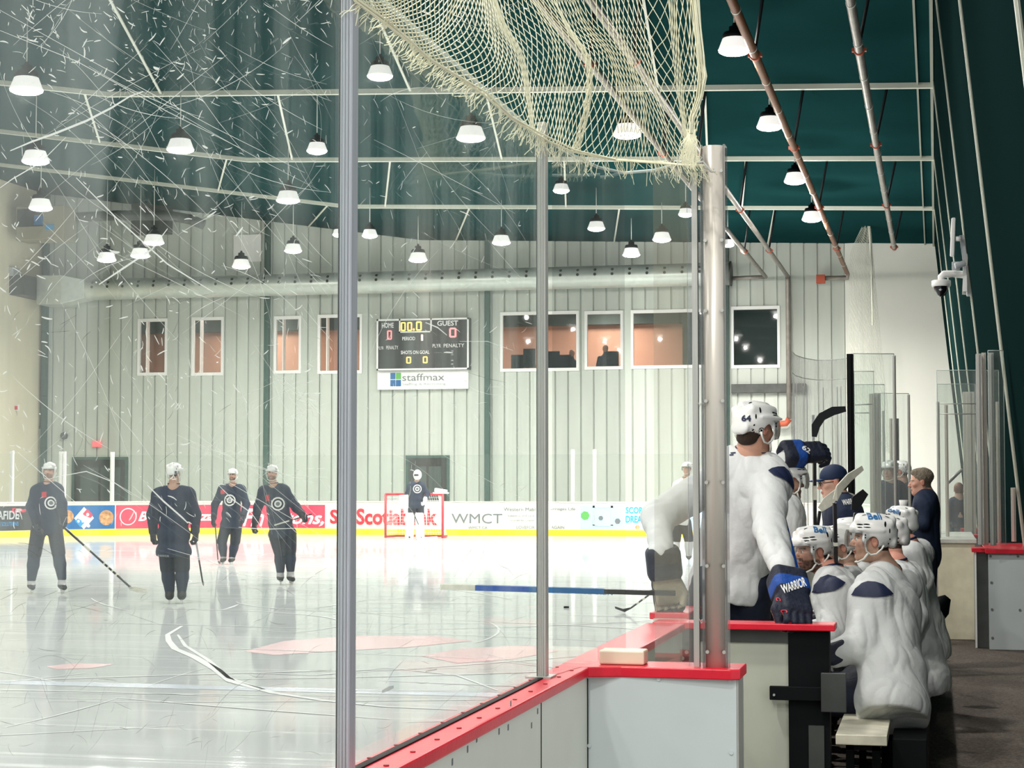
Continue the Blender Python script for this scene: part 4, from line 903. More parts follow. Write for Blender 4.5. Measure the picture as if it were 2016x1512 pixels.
# ================================================================== far end of the bench: glass, posts and boxes
def fpost(x0, x1, ytop, ybot, z, label, ma='alu', group=None, dx=.06):
    a = at(x0, ytop, z); c = at(x1, ytop, z); b_ = at((x0 + x1) / 2, ybot, z); b_[2] = CZ if z < 20.9 and b_[2] < 1.2 else 0; w = c[0] - a[0]
    m = MB().box((a[0], a[1] - dx / 2, b_[2]), (c[0], a[1] + dx / 2, a[2])); m.box((a[0] + w * .3, a[1] - dx / 2 - .012, b_[2]), (a[0] + w * .7, a[1] - dx / 2, a[2] - .01))
    single('glass_post', m, M[ma], label, 'glass post', group, bevel=.004)
def fpane(x0, y0, x1, y1, z0, z1, label, ma='glassF'):
    """glass between two photo columns at their own distances; y0 top in the photo at x0, bottom y1"""
    a = at(x0, y0, z0); c = at(x1, y0, z1); zt = a[2]; zb_ = CZ; d = unit(V(c[0] - a[0], c[1] - a[1], 0)); n_ = V(-d[1], d[0], 0) * .006
    t = thing('rink_glass', label, 'rink glass', ((a[0] + c[0]) / 2, (a[1] + c[1]) / 2, zb_)); m = MB()
    m.prism([V(a[0], a[1], zb_) + n_, V(a[0], a[1], zb_) - n_, V(c[0], c[1], zb_) - n_, V(c[0], c[1], zb_) + n_], (0, 0, zt - zb_)); m.build('sheet', M[ma], t)
    m = MB().tube([(a[0], a[1], zt), (c[0], c[1], zt)], .0045, 5); m.tube([(c[0], c[1], zb_), (c[0], c[1], zt)], .0035, 5); m.tube([(a[0], a[1], zb_), (a[0], a[1], zt)], .0035, 5); m.build('polished_edge', M['edge'], t)
# curved glass with the streaky plastic wrap at the far end of the bench
cv = [at(x, 900, z) for x, z in ((1560, 15.6), (1568, 16.1), (1585, 16.5), (1610, 16.75), (1640, 16.7), (1668, 16.5))]
t = thing('rink_glass', 'curved streaky glass behind the raised stick at the end of the bench', 'rink glass', cv[2]); m = MB(); vs = []
zt = at(1560, 700, 16.2)[2]
for p in cv: vs += [(p[0], p[1], CZ), (p[0], p[1], zt)]
m.add(vs, [(2 * i, 2 * i + 2, 2 * i + 3, 2 * i + 1) for i in range(len(cv) - 1)], smooth=True); m.build('sheet', glass_mat('streaky_glass', (.86, .88, .87), haze=.22, refl=.5, streak=.45, rough=.1, hazecol=(.62, .62, .60)), t)
m = MB().tube([(p[0], p[1], zt) for p in cv], .004, 5); m.tube([(p[0], p[1], zt - .18) for p in cv], .003, 5); m.build('polished_edge', M['edge'], t)
m = MB()
for x, w, z in ((1564, 2.2, 15.9), (1583, 1.2, 16.5), (1590, 1.4, 16.55), (1602, 5, 16.7), (1622, 1.2, 16.75), (1650, 1.6, 16.6), (1657, 1.2, 16.6)):
    p = at(x, 900, z); m.box((p[0] - w * z / FPX / 2, p[1] - .03, CZ), (p[0] + w * z / FPX / 2, p[1] - .015, zt - .25 if x != 1602 else zt - .5))
m.build('vertical_trim', M['plg'], t)
fpost(1667, 1680, 697, 1100, 16.5, 'black post at the end of the bench', 'black'); fpost(1757, 1763.5, 700, 1090, 16.6, 'slim bright post right of the black post', 'alu')
fpane(1680, 696, 1760, 1090, 16.55, 16.6, 'tall clear glass pane right of the black post')
fpost(1711, 1722, 775, 1075, 22.9, 'streaked post seen behind the cap wearer, left of the pair', 'silver'); fpost(1721, 1733, 774, 1075, 23.0, 'streaked post seen behind the cap wearer, right of the pair', 'alu')
fpost(1736.5, 1742, 809, 1070, 29.4, 'thin post beyond the streaked pair', 'alu'); fpost(1751, 1757, 824, 1070, 31, 'short post beyond, left of the slim bright post', 'silver'); fpost(1765, 1769.5, 824, 920, 31, 'dark short post beyond the slim bright post', 'black'); fpost(1786, 1791.5, 777, 1075, 23.2, 'thin post just left of the grey haired man', 'alu')
fpane(1681, 731, 1720, 1075, 19.0, 19.0, 'pane edge standing above the streaked posts'); fpane(1681, 757, 1741, 1075, 21.2, 21.2, 'pane behind the streaked posts'); fpane(1733, 774, 1789, 1075, 23.1, 23.2, 'pane in front of the helmeted pair')
for (yy_, lab) in ((16.45, 'red capped cross board at the far end of the bench'), (19.25, 'red capped cross board second beyond the bench'), (21.48, 'red capped cross board third beyond the bench'), (22.4, 'red capped cross board beyond the bench'), (28.6, 'farthest red capped cross board')):
    t = thing('cross_board', lab, 'rink board', (-.8, yy_, 0)); MB().box((-1.3, yy_ - .04, 0), (-.36, yy_ + .10, CZ - .035)).build('panel', M['white'], t); MB().box((-1.3, yy_ - .08, CZ - .035), (-.33, yy_ + .14, CZ - .001)).build('cap_rail', M['red'], t)
# right hand boxes
def fbox(x0, x1, ytop, ybot, z, depth, label, ma, capy, parts=()):
    a = at(x0, ytop, z); c = at(x1, ybot, z); t = thing('bench_box', label, 'rink board', ((a[0] + c[0]) / 2, a[1] + depth / 2, 0))
    MB().box((a[0], a[1], max(c[2], 0)), (c[0], a[1] + depth, a[2])).build('panel', M[ma], t)
    MB().box((a[0] - .03, a[1] - .04, a[2]), (c[0] + .02, a[1] + depth, a[2] + .045)).build('cap_rail', M['red'], t, bevel=.004)
    return t, a, c
t, a, c = fbox(1846, 1921, 1069, 1262, 20.6, 3.2, 'white dirty bench box behind the walkway', 'cream', 1060)
M['boxw'] = mat('dirty_white_box', (.68, .70, .64), .5, var=.25, vscale=5)
t.children[0].data.materials[0] = M['boxw']
MB().box((a[0], a[1] + .02, -.003), (c[0], a[1] + 3, at(1880, 1262, 20.6)[2])).build('base_plinth', M['steel'], t)
t, a, c = fbox(1946, 2040, 1090, 1289, 19.3, 2.2, 'bluish white bench box at the right edge', 'whiteb', 1083)
m = MB()
for (px, py) in ((1950, 1095), (1952, 1147), (1953, 1200), (1954, 1256), (2008, 1201), (2004, 1095)): p = onY(px, py, a[1] - .001); m.tube([p, p - V(0, .004, 0)], .014, 10)
m.build('screw_heads', M['pgrey'], t)
a = at(1919, 1087, 19.5); c = at(1948, 1285, 19.5); m = MB().box((a[0], a[1], 0), (c[0], a[1] + .5, a[2])); t = thing('steel_gate', 'brushed dark steel gate panel between the two right boxes', 'gate', ((a[0] + c[0]) / 2, a[1], 0)); m.build('panel', M['steel'], t)
MB().box((a[0] - .03, a[1] - .03, a[2]), (c[0], a[1] + .5, a[2] + .04)).build('cap_rail', M['red'], t); MB().box((a[0] - .005, a[1] - .01, 0), (a[0] + .015, a[1], a[2])).build('edge_trim', M['pw'], t)
fpost(1921, 1931, 697, 1081, 19.5, 'broad bright post of the right bench box, left one', 'alu', dx=.12); fpost(1932, 1941, 695, 1083, 19.6, 'broad bright post of the right bench box, second one', 'silver', dx=.1); fpost(1945, 1956, 695, 1085, 19.4, 'broad bright post of the right bench box, third one', 'alu', dx=.1)
fpost(1843, 1849.5, 791, 1066, 21.2, 'thin post at the left end of the dirty white box', 'alu'); fpost(1859, 1866, 797, 1064, 21.6, 'second thin post on the dirty white box', 'silver'); fpost(1895, 1918, 772, 1043, 25.5, 'wide pale pillar behind the dirty white box', 'silver', dx=.2); fpost(1960, 1967, 791, 1070, 21.5, 'pale post in front of the sloping wall', 'silver')
fpost(1950, 1968, 772, 1065, 27.0, 'broad grey pillar standing against the sloping wall', 'steel', dx=.2); fpost(1990, 1999, 960, 1078, 20.5, 'low pinkish post on the right bench box', 'silver')
fpane(1844, 729, 1966, 1064, 20.8, 20.8, 'tall glass pane above the dirty white box'); fpane(1845, 756, 1920, 1062, 23.5, 23.5, 'second glass pane behind the dirty white box'); fpane(1945, 690, 1975, 1084, 19.3, 19.3, 'narrow glass pane at the right bench box'); 
for (x0, y0, x1, y1, z, lab) in ((1852, 1053, 1930, 1058, 24, 'long low board top behind the dirty white box'), (1892, 1041, 1928, 1047, 27, 'short red topped board behind the pale pillar')):
    a = at(x0, y0, z); c = at(x1, y1, z); t = thing('low_board', lab, 'rink board', ((a[0] + c[0]) / 2, a[1], 0)); MB().box((a[0], a[1], 0), (c[0], a[1] + .4, c[2])).build('panel', M['plg'], t); MB().box((a[0], a[1] - .03, c[2]), (c[0], a[1] + .4, a[2])).build('cap_rail', M['red'], t)
m = MB(); 
for y in (795, 815): a = at(1850, y, 21.4); c = at(1922, y, 21.4); m.tube([a, c], .006, 5)
m.tube([at(1866, 951, 22), at(1893, 925, 24)], .02, 6); single('rod_braces', m, M['alu'], 'thin rods bracing the posts of the dirty white box', 'rod')
m = MB().tube([at(1683, 797, 22.5), at(1717, 796, 22.5)], .008, 5).tube([at(1683, 813, 25), at(1718, 813, 25)], .008, 5); single('rod_braces', m, M['alu'], 'thin rods crossing left of the streaked posts', 'rod')
# low beige step and white rim at the foot of the dirty box
a = at(1826, 1251, 19.8); c = at(1846, 1238, 19.8); single('white_step', MB().box((a[0] - .25, a[1], .0), (c[0], a[1] + .3, c[2])), M['cream'], 'low cream step at the end of the bench', 'step')
# ================================================================== camera, aerial and box on the sloping wall
sx = .101
def wallx(z): return 0.05 + (10.0 - z) * sx
cz = at(1914, 548, 29.4); yw = cz[1]
t = thing('electrical_box', 'grey square electrical box mounted on the sloping wall', 'electrical box', cz)
MB().box(at(1903, 582, 29.4) - V(0, .15, 0), at(1925, 515, 29.4) + V(0, .15, 0)).build('case', M['plg'], t, bevel=.015)
MB().tube([at(1912, 582, 29.3), at(1913, 600, 29.3), at(1925, 612, 29.3), at(1940, 617, 29.3), at(1956, 618, 29.3)], .012, 6).build('cable', M['cord'], t)
MB().bar(at(1898, 580, 29.2), at(1902, 500, 29.2), .06, .06, up=(0, 1, 0)).build('bracket', M['alu'], t)
sc = thing('security_camera', 'white dome security camera on a bracket arm', 'camera', at(1853, 570, 29.2))
c = at(1853, 563, 29.2)
MB().lathe([(0, .0), (.145, -.01), (.15, .02), (.148, .08), (.13, .09), (0, .09)], c + V(0, 0, .0), 24).build('housing', M['pw'], sc)
MB().lathe([(.118, 0), (.115, -.03), (.10, -.08), (.06, -.15), (.03, -.165), (0, -.17)], c, 24).build('dome', M['blackg'], sc)
m = MB().tube([c + V(0, 0, .08), at(1853, 545, 29.2), at(1858, 540, 29.2), at(1875, 539, 29.2), at(1901, 541, 29.2)], [.05, .055, .06, .055, .06], 12); m.build('arm', M['pw'], sc)
MB().box(at(1896, 575, 29.2), at(1903, 520, 29.1)).build('mounting_plate', M['pw'], sc)
MB().lathe([(0, .02), (.03, .0), (0, -.02)], c + V(-.01, -.11, -.07), 10).build('eye', M['plg'], sc)
an = thing('panel_antenna', 'slim white panel antenna above the security camera', 'antenna', at(1876, 468, 29.1))
m = MB().obox(at(1876, 467, 29.1), (.035, 0, 0), (0, .05, 0), at(1877.5, 429, 29.1) - at(1876, 467, 29.1)); m.build('panel', M['pw'], an, bevel=.02)
MB().tube([at(1881, 470, 29.1), at(1893, 470, 29.1)], .04, 10).build('mount_joint', M['pw'], an); MB().bar(at(1893, 463, 29.2), at(1900, 515, 29.2), .07, .05, up=(0, 1, 0)).build('mast', M['plg'], an)
br = MB().box(at(1874, 532, 29.1), at(1890, 515, 29.1)); br.tube([at(1880, 524, 29.0), at(1900, 518, 29.0)], .05, 8); single('mounting_bracket', br, M['plg'], 'small bracket block between antenna and camera', 'bracket', bevel=.01)
# pale curtain net hanging at the end wall
m = MB()
tl = [(1703, 312), (1704, 400), (1700, 440), (1686, 470), (1675, 500), (1672, 600), (1670, 720), (1672, 830)]; trr = [(1706, 312), (1711, 400), (1716, 460), (1720, 520), (1728, 620), (1738, 720), (1752, 850), (1756, 900)]
def pl(c, u): u = u * (len(c) - 1); i = min(int(u), len(c) - 2); f = u - i; return (c[i][0] * (1 - f) + c[i + 1][0] * f, c[i][1] * (1 - f) + c[i + 1][1] * f)
for k in range(22):
    pts = []
    for i in range(24):
        u = i / 23; a = pl(tl, u); c = pl(trr, u); w = k / 21; pts.append(at(a[0] * (1 - w) + c[0] * w + .6 * math.sin(9 * u + k), a[1] * (1 - w) + c[1] * w, 60.5 + .3 * math.sin(k)))
    m.tube(pts, .007, 3, cap=False)
for i in range(2, 60):
    u = i / 60; a = pl(tl, u); c = pl(trr, u); m.tube([at(a[0] * (1 - w) + c[0] * w, a[1] * (1 - w) + c[1] * w + 2 * math.sin(w * 9), 60.5) for w in np.linspace(0, 1, 8)], .006, 3, cap=False)
single('curtain_net', m, M['netfar'], 'pale netting curtain hanging in front of the white end wall', 'netting')
m = MB().tube([at(x, y, 60.3) for x, y in ((1703, 322), (1708, 400), (1716, 520), (1718, 640))], .03, 8); single('net_rope', m, M['netfar'], 'gathered pale edge rope of the curtain net', 'rope')

# ================================================================== the torn safety net over the near glass
rope = [(690, -12), (701, 4), (758, 45), (811, 87), (843, 116), (900, 150), (953, 187), (1006, 232), (1055, 264), (1079, 277), (1128, 299), (1209, 315), (1291, 321), (1352, 325), (1384, 325)]
def rz(px):     # distance of the glass line under a photo column
    if px < 1060: return float((onX(px, 300, XG + .02) - CC) @ CF)
    return float(np.interp(px, [1060, 1130, 1209, 1291, 1352, 1390], [6.15, 6.45, 6.75, 6.7, 6.5, 6.4]))
cols = [  # share of the net, then photo points from the rope up
    (0.00, [(690, -12), (694, -40), (700, -80)]), (0.10, [(758, 45), (790, 0), (830, -80)]), (0.22, [(843, 116), (875, 55), (925, -80)]), (0.32, [(953, 187), (978, 120), (955, 20), (935, -80)]),
    (0.40, [(1045, 260), (1038, 200), (1020, 110), (985, 40), (950, -80)]), (0.44, [(1052, 264), (1046, 200), (1030, 110), (990, 35), (955, -80)]), (0.52, [(1100, 285), (1105, 190), (1095, 90), (1040, -10), (1000, -80)]),
    (0.60, [(1140, 300), (1162, 210), (1163, 120), (1120, 50), (1045, -80)]), (0.645, [(1125, 298), (1150, 210), (1152, 120), (1112, 50), (1060, -80)]), (0.72, [(1209, 315), (1225, 210), (1200, 110), (1150, 40), (1100, -80)]),
    (0.80, [(1270, 320), (1268, 210), (1240, 120), (1215, 40), (1190, -80)]), (0.87, [(1345, 325), (1310, 240), (1285, 140), (1265, 40), (1250, -80)]), (0.90, [(1352, 325), (1345, 255), (1330, 160), (1320, 60), (1310, -80)]),
    (0.94, [(1366, 325), (1352, 262), (1345, 180), (1335, 80), (1322, -80)]), (0.97, [(1372, 325), (1362, 262), (1368, 190), (1360, 90), (1352, -80)]), (1.0, [(1376, 326), (1372, 265), (1386, 180), (1376, 90), (1370, -80)])]
cs = [c[0] for c in cols]; CG = []
for _, pts in cols:
    g = []
    pts = np.array(pts, float)
    for t_ in np.linspace(0, 1, 41):
        u = t_ * (len(pts) - 1); i = min(int(u), len(pts) - 2); f = u - i; p0_, p1_, p2_, p3_ = pts[max(i - 1, 0)], pts[i], pts[i + 1], pts[min(i + 2, len(pts) - 1)]
        g.append(.5 * ((2 * p1_) + (-p0_ + p2_) * f + (2 * p0_ - 5 * p1_ + 4 * p2_ - p3_) * f * f + (-p0_ + 3 * p1_ - 3 * p2_ + p3_) * f ** 3))
    CG.append(g)
CG = np.array(CG)
def npt(s, t_):
    s = min(max(s, 0), 1); i = min(max(int(np.searchsorted(cs, s, 'right') - 1), 0), len(cs) - 2); f = (s - cs[i]) / (cs[i + 1] - cs[i]); f = f * f * (3 - 2 * f) * .4 + f * .6
    j = min(int(t_ * 40), 39); g = t_ * 40 - j; a = CG[i, j] * (1 - g) + CG[i, j + 1] * g; c = CG[i + 1, j] * (1 - g) + CG[i + 1, j + 1] * g; p = a * (1 - f) + c * f
    return at(p[0], p[1], rz(CG[i, 0, 0] * (1 - f) + CG[i + 1, 0, 0] * f) + .10 * math.sin(s * 40) * t_ - .05 * t_)
nt_ = thing('safety_net', 'torn cream safety net hanging over the top of the glass', 'netting', at(1100, 200, 6.2))
m = MB(); N = 90; R2 = random.Random(5)
for fam in (1, -1):
    for k in range(-24, N + 24):
        pts = []
        for j in range(34):
            t_ = j / 33; s = k / N + fam * (.13 * t_) + .0009 * math.sin(k * 5.1 + j) + fam * .0022 * math.sin(j * math.pi)
            if 0 <= s <= 1: pts.append(npt(s, t_))
        if len(pts) > 2: m.tube(pts, .0017, 3, cap=False)
m.build('netting', M['net'], nt_)
m = MB(); m.tube([at(x, y, rz(x) - .01) for x, y in rope], .0035, 6); m.tube([at(x + 3, y - 3 + 3 * math.sin(x), rz(x) - .01) for x, y in rope], .003, 5); m.build('edge_rope', M['net'], nt_)
m = MB()
for i in range(330):
    u = R2.random() ** .9; q = pl(rope[1:], u); ang = (2.35 if q[0] < 1010 else 1.57 - (q[0] - 1200) / 420) + R2.gauss(0, .22); L_ = R2.uniform(14, 48); z = rz(q[0]) - R2.uniform(.0, .03); pts = []
    for j in range(5): pts.append(at(q[0] + math.cos(ang) * L_ * j / 4, q[1] + math.sin(ang) * L_ * j / 4, z)); ang += R2.gauss(0, .1)
    m.tube(pts, .0013, 3, cap=False)
for i in range(60):          # frayed bundle under the gather
    pts = [at(1362 + R2.gauss(0, 4), 255, 6.38)]; x, y = 1360 + R2.gauss(0, 8), 280
    for j in range(4): pts.append(at(x, y, 6.36)); x += R2.gauss(0, 7); y += R2.uniform(8, 22)
    m.tube(pts, .0014, 3, cap=False)
for i in range(26):          # twisted edge cord bundle
    a_ = R2.uniform(-8, 8); m.tube([at(x + a_ * w + R2.gauss(0, 1), y, 6.38 + R2.gauss(0, .01)) for x, y, w in ((1365, -30, .9), (1372, 40, .8), (1378, 110, 1), (1382, 150, 1), (1376, 190, .8), (1362, 230, .6), (1360, 262, .4))], .0022, 3, cap=False)
o = m.build('loose_twine', M['net'], nt_); o['kind'] = 'stuff'
m = MB().tube([at(x, y, 6.36) for x, y in ((1372, 322), (1384, 318), (1392, 328), (1400, 338), (1408, 338), (1405, 332))], .004, 6); m.build('hook', M['alu'], nt_)
for x, y in ((758, 45), (811, 88), (846, 118), (985, 222), (1060, 262)):
    c = at(x, y, rz(x) - .02); MB().tube([c + V(.0, .012 * math.cos(a), .012 * math.sin(a)) for a in np.linspace(0, 2 * math.pi, 11)], .003, 5).build('tie', M['net'], nt_)
# ================================================================== people
M['jw'] = mat('white_jersey', (0.64, 0.66, 0.655), 0.75, bump=0.35, bscale=16)
M['jn'] = mat('navy_jersey', (0.010, 0.020, 0.050), 0.8, bump=0.3, bscale=14)
M['pn'] = mat('navy_pants', (0.006, 0.010, 0.026), 0.75, bump=0.3, bscale=20)
M['hel'] = mat('helmet_white', (0.80, 0.81, 0.79), 0.22, spec=0.5)
M['skin'] = mat('skin_paint', (.6, .4, .3), 0.5, attr=True)
M['attr'] = mat('painted_cloth', (.5, .5, .5), 0.65, attr=True, bump=0.3, bscale=60)
M['hair'] = mat('brown_hair', (0.035, 0.018, 0.010), 0.7, bump=0.8, bscale=90, stretch=(3, 3, .5))
M['hairg'] = mat('grey_hair', (0.24, 0.20, 0.15), 0.7, bump=0.8, bscale=90)
M['strap'] = mat('strap_white', (0.74, 0.75, 0.70), 0.4)
M['visor'] = glass_mat('visor', (.92, .94, .95), haze=.03, refl=.9, rough=.03)
M['blue'] = mat('royal_blue', (0.008, 0.075, 0.36), 0.45)
M['blade'] = mat('skate_blade', (.7, .72, .74), .25, metal=.8)
M['tape'] = mat('pale_tape', (.66, .66, .56), .7, var=.15, vscale=30)
M['stickb'] = mat('black_stick', (.010, .011, .013), .35, var=.3, vscale=30)
M['orng'] = M['orange']
def rot3(fwd, up=(0, 0, 1)):
    f = unit(fwd); r = unit(np.cross(f, up)); u = np.cross(r, f); return np.stack([r, f, u], 1)
def m4(R, t, s=1.0):
    Mx = Matrix.Identity(4)
    for i in range(3):
        for j in range(3): Mx[i][j] = float(R[i, j]) * s
        Mx[i][3] = float(t[i])
    return Mx
def link_local(name, me, parent, Mx):
    o = bpy.data.objects.new(name, me); COL.objects.link(o); o.parent = parent; off = Vector((0, 0, 0)); p = parent
    if p.parent is None: off = Vector(p.location); o.matrix_local = Matrix.Translation(-off) @ Mx
    return o
HEAD = [('ell', (0, -.012, .03), (.077, .097, .090), .03), ('ell', (0, .032, -.035), (.062, .060, .085), .03), ('ell', (0, .030, -.085), (.046, .052, .038), .03), ('ell', (0, .076, -.106), (.020, .015, .015), .02),
        ('ell', (0, .078, .014), (.050, .015, .012), .016), ('ell', (.042, .064, -.028), (.021, .019, .018), .02), ('ell', (-.042, .064, -.028), (.021, .019, .018), .02),
        ('cap', (0, .086, .006), (0, .114, -.036), .0085, .0115, .012), ('ell', (.011, .103, -.041), (.008, .010, .007), .006), ('ell', (-.011, .103, -.041), (.008, .010, .007), .006),
        ('subell', (.030, .098, -.004), (.018, .013, .011), .010), ('subell', (-.030, .098, -.004), (.018, .013, .011), .010), ('ell', (.030, .0795, -.004), (.0125, .0125, .0115), .002), ('ell', (-.030, .0795, -.004), (.0125, .0125, .0115), .002),
        ('ell', (0, .092, -.068), (.023, .010, .0065), .006), ('ell', (0, .090, -.079), (.019, .010, .0065), .006), ('subell', (0, .106, -.0735), (.020, .009, .0018), .003),
        ('ell', (.079, -.008, -.012), (.009, .020, .031), .006), ('ell', (-.079, -.008, -.012), (.009, .020, .031), .006), ('subell', (.090, -.004, -.012), (.007, .010, .018), .004), ('subell', (-.090, -.004, -.012), (.007, .010, .018), .004)]
def xf(prims, R, t, s=1.0):
    out = []
    for p in prims:
        g = lambda c: np.asarray(t) + R @ (np.asarray(c, float) * s)
        if p[0] == 'cap': out.append(('cap', g(p[1]), g(p[2]), p[3] * s, p[4] * s, p[5] * s))
        else: out.append((p[0], g(p[1]), tuple(a * s for a in p[2]), R, p[3] * s))
    return out
def head_cols(P, R, t, s, skin=(.60, .36, .26), beard=0.0, hair=(.03, .018, .012), ear=(.60, .25, .18), lip=(.52, .22, .18), brow=1.0):
    q = (P - t) @ R / s; x, y, z = np.abs(q[:, 0]), q[:, 1], q[:, 2]; C = np.tile(np.array(skin), (len(P), 1))
    def mixin(w, c): w = np.clip(w, 0, 1)[:, None]; C[:] = C * (1 - w) + np.array(c) * w
    nz = np.array([noise.noise(Vector((a[0] * 90, a[1] * 90, a[2] * 90))) for a in q]) if beard else 0
    mixin(np.exp(-((x - .045) ** 2 + (z + .035) ** 2) / .0007) * (y > .03) * .35, (.66, .28, .20))
    mixin(np.exp(-((x) ** 2 + (z + .036) ** 2 + (y - .112) ** 2) / .0003) * .4, (.66, .28, .20))
    mixin((x > .070) * (y < .03) * .8, ear)
    if beard:
        w = np.clip((-.048 - z) / .012, 0, 1) * (y > -.005) * np.clip((z + .135) / .01, 0, 1); w = np.maximum(w, (np.abs(z + .053) < .010) * (x < .030) * (y > .07))
        w = w * (1 - np.exp(-((x) ** 2 / .0004 + (z + .074) ** 2 / .00006))); mixin(w * beard * (.85 + .3 * nz), hair)
    mixin(((z - .062) > 0) * (y < .095) * 1.0 + (y < -.03) * (z > -.06), hair)
    mixin(np.clip(1.4 - np.abs(z - .015 + (x - .032) ** 2 * 6) / .0042, 0, 1) * (x > .012) * (x < .052) * (y > .05) * brow, hair)
    lz = np.minimum(np.abs(z + .068), np.abs(z + .079)); mixin((lz < .0065) * (x < .024) * (y > .085) * .8, lip); mixin((np.abs(z + .0735) < .0022) * (x < .021) * (y > .08), (.10, .03, .03))
    d = np.sqrt((x - .030) ** 2 + (y - .0795) ** 2 + (z + .004) ** 2); ey = (d < .0136) * (y > .083) * (np.abs(z + .004) < .0062); mixin(ey * 1.0, (.70, .68, .64)); mixin(ey * (np.abs(x - .029) < .0052), (.05, .04, .035))
    mixin(((d < .0150) & (d > .0122)) * (y > .078) * (z > .000) * .8, (.12, .06, .045)); mixin(np.exp(-((x - .011) ** 2 + (z + .045) ** 2 + (y - .106) ** 2) / .00001), (.12, .04, .03))
    return C
# one helmet shell and its fittings, shared by everybody
def helmet_meshes(h):
    pr = [('ell', (0, -.006, .036), (.106, .132, .102), None, .002), ('cap', (0, .075, .118), (0, -.105, .110), .020, .022, .03), ('cap', (.052, .078, .098), (.062, -.09, .090), .016, .020, .03), ('cap', (-.052, .078, .098), (-.062, -.09, .090), .016, .020, .03),
          ('ell', (0, .104, .056), (.070, .016, .018), None, .02), ('ell', (0, -.115, -.012), (.060, .022, .035), None, .02), ('ell', (.100, .020, .050), (.010, .080, .014), None, .012), ('ell', (-.100, .020, .050), (.010, .080, .014), None, .012),
          ('ell', (.094, .050, .002), (.012, .018, .030), None, .012), ('ell', (-.094, .050, .002), (.012, .018, .030), None, .012),
          ('subell', (0, -.006, .026), (.094, .119, .094), None, .002), ('subbox', (0, .12, -.043), (.092, .09, .070), None, .012), ('subbox', (0, .0, -.136), (.2, .2, .070), None, .006),
          ('subell', (.10, .002, -.028), (.040, .030, .042), None, .006), ('subell', (-.10, .002, -.028), (.040, .030, .042), None, .006), ('subell', (0, -.13, -.066), (.030, .03, .028), None, .006)]
    P, Q = sculpt(pr, h, 1); return P, Q
HP, HQ = helmet_meshes(.0045); HPc, HQc = helmet_meshes(.009)
HM = raw_mesh('helmet', HP, HQ, M['hel']); HMc = raw_mesh('helmet', HPc, HQc, M['hel'])
hb_ = bvh_of(HP, HQ); m = MB()
for sx_ in (1, -1):
    for (y, z, ly, lz) in ((.075, .078, .018, .004), (.040, .080, .018, .004), (.075, .062, .014, .003), (.038, .064, .020, .003), (-.06, .085, .006, .016), (-.085, .05, .004, .014), (.046, .022, .004, .005), (.046, .008, .004, .005), (-.088, .005, .004, .005), (-.082, -.02, .004, .005)):
        v, f = outline_grid([(ly * math.cos(a), lz * math.sin(a)) for a in np.linspace(0, 2 * math.pi, 9)[:-1]], 2); wrap(m, v, f, (sx_ * .05, y, z), (0, sx_, 0), (0, 0, 1), hb_, .0012, back=.12)
for sx_ in (1, -1):
    for y in (.05, -.075): v, f = outline_grid([(.0035 * math.cos(a), .013 * math.sin(a)) for a in np.linspace(0, 2 * math.pi, 9)[:-1]], 2); wrap(m, v, f, (sx_ * .03, y, .10), (1, 0, 0), (0, 1, 0), hb_, .0012, back=.12)
me_vent = m.build('vent', M['black']); VENT = me_vent.data; bpy.data.objects.remove(me_vent)
VENT.transform(Matrix.Translation(Vector(((np.array(m.v).min(0) + np.array(m.v).max(0)) / 2 * V(1, 1, 0) + V(0, 0, np.array(m.v)[:, 2].min())).tolist())))
def keep(mb, name, mat_):
    me = bpy.data.meshes.new(name); me.from_pydata(mb.v, [], mb.f); me.materials.append(mat_); me.polygons.foreach_set('use_smooth', mb.sm); me.update(); return me
m = MB()
for s_ in (1, -1):
    m.tube([(s_ * .098, .046, .0), (s_ * .096, .044, -.035), (s_ * .088, .036, -.066), (s_ * .084, .012, -.084), (s_ * .086, -.018, -.078), (s_ * .094, -.045, -.050), (s_ * .097, -.056, -.030)], [.006, .0055, .005, .005, .005, .005, .006], 8, flat=1.3)
LOOP = keep(m, 'ear_loop', M['strap'])
m = MB().tube([(.086, .026, -.076), (.070, .048, -.110), (.038, .075, -.128), (0, .086, -.130), (-.038, .075, -.128), (-.070, .048, -.110), (-.086, .026, -.076)], .0055, 8, flat=1.2); CHIN = keep(m, 'chin_strap', M['strap'])
m = MB(); vs = []; na = 17
for j, (z, r) in enumerate(((.045, 1.0), (.01, 1.05), (-.03, 1.04), (-.055, 1.0))):
    for i in range(na): a = math.radians(-78 + 156 * i / (na - 1)); vs.append((.108 * r * math.sin(a), -.006 + .150 * r * math.cos(a), z + (.012 * abs(math.sin(a)) if j == 3 else 0)))
m.add(vs, [(j * na + i, j * na + i + 1, (j + 1) * na + i + 1, (j + 1) * na + i) for j in range(3) for i in range(na - 1)], smooth=True); VISOR = keep(m, 'visor', M['visor'])
def helmet_on(t, R, c, s=1.0, visor=True, fine=True, chin=True, fittings=True):
    Mx = m4(R, c, s); hm = link_local('helmet', HM if fine else HMc, t, Mx)
    def sub(n, me):
        o = bpy.data.objects.new(n, me); COL.objects.link(o); o.parent = hm; return o
    if fittings: sub('vent', VENT); sub('ear_loop', LOOP)
    if chin: sub('chin_strap', CHIN)
    if visor: sub('visor', VISOR)
    P = (HP if fine else HPc) * s @ R.T + np.asarray(c); return hm, bvh_of(P, HQ if fine else HQc)
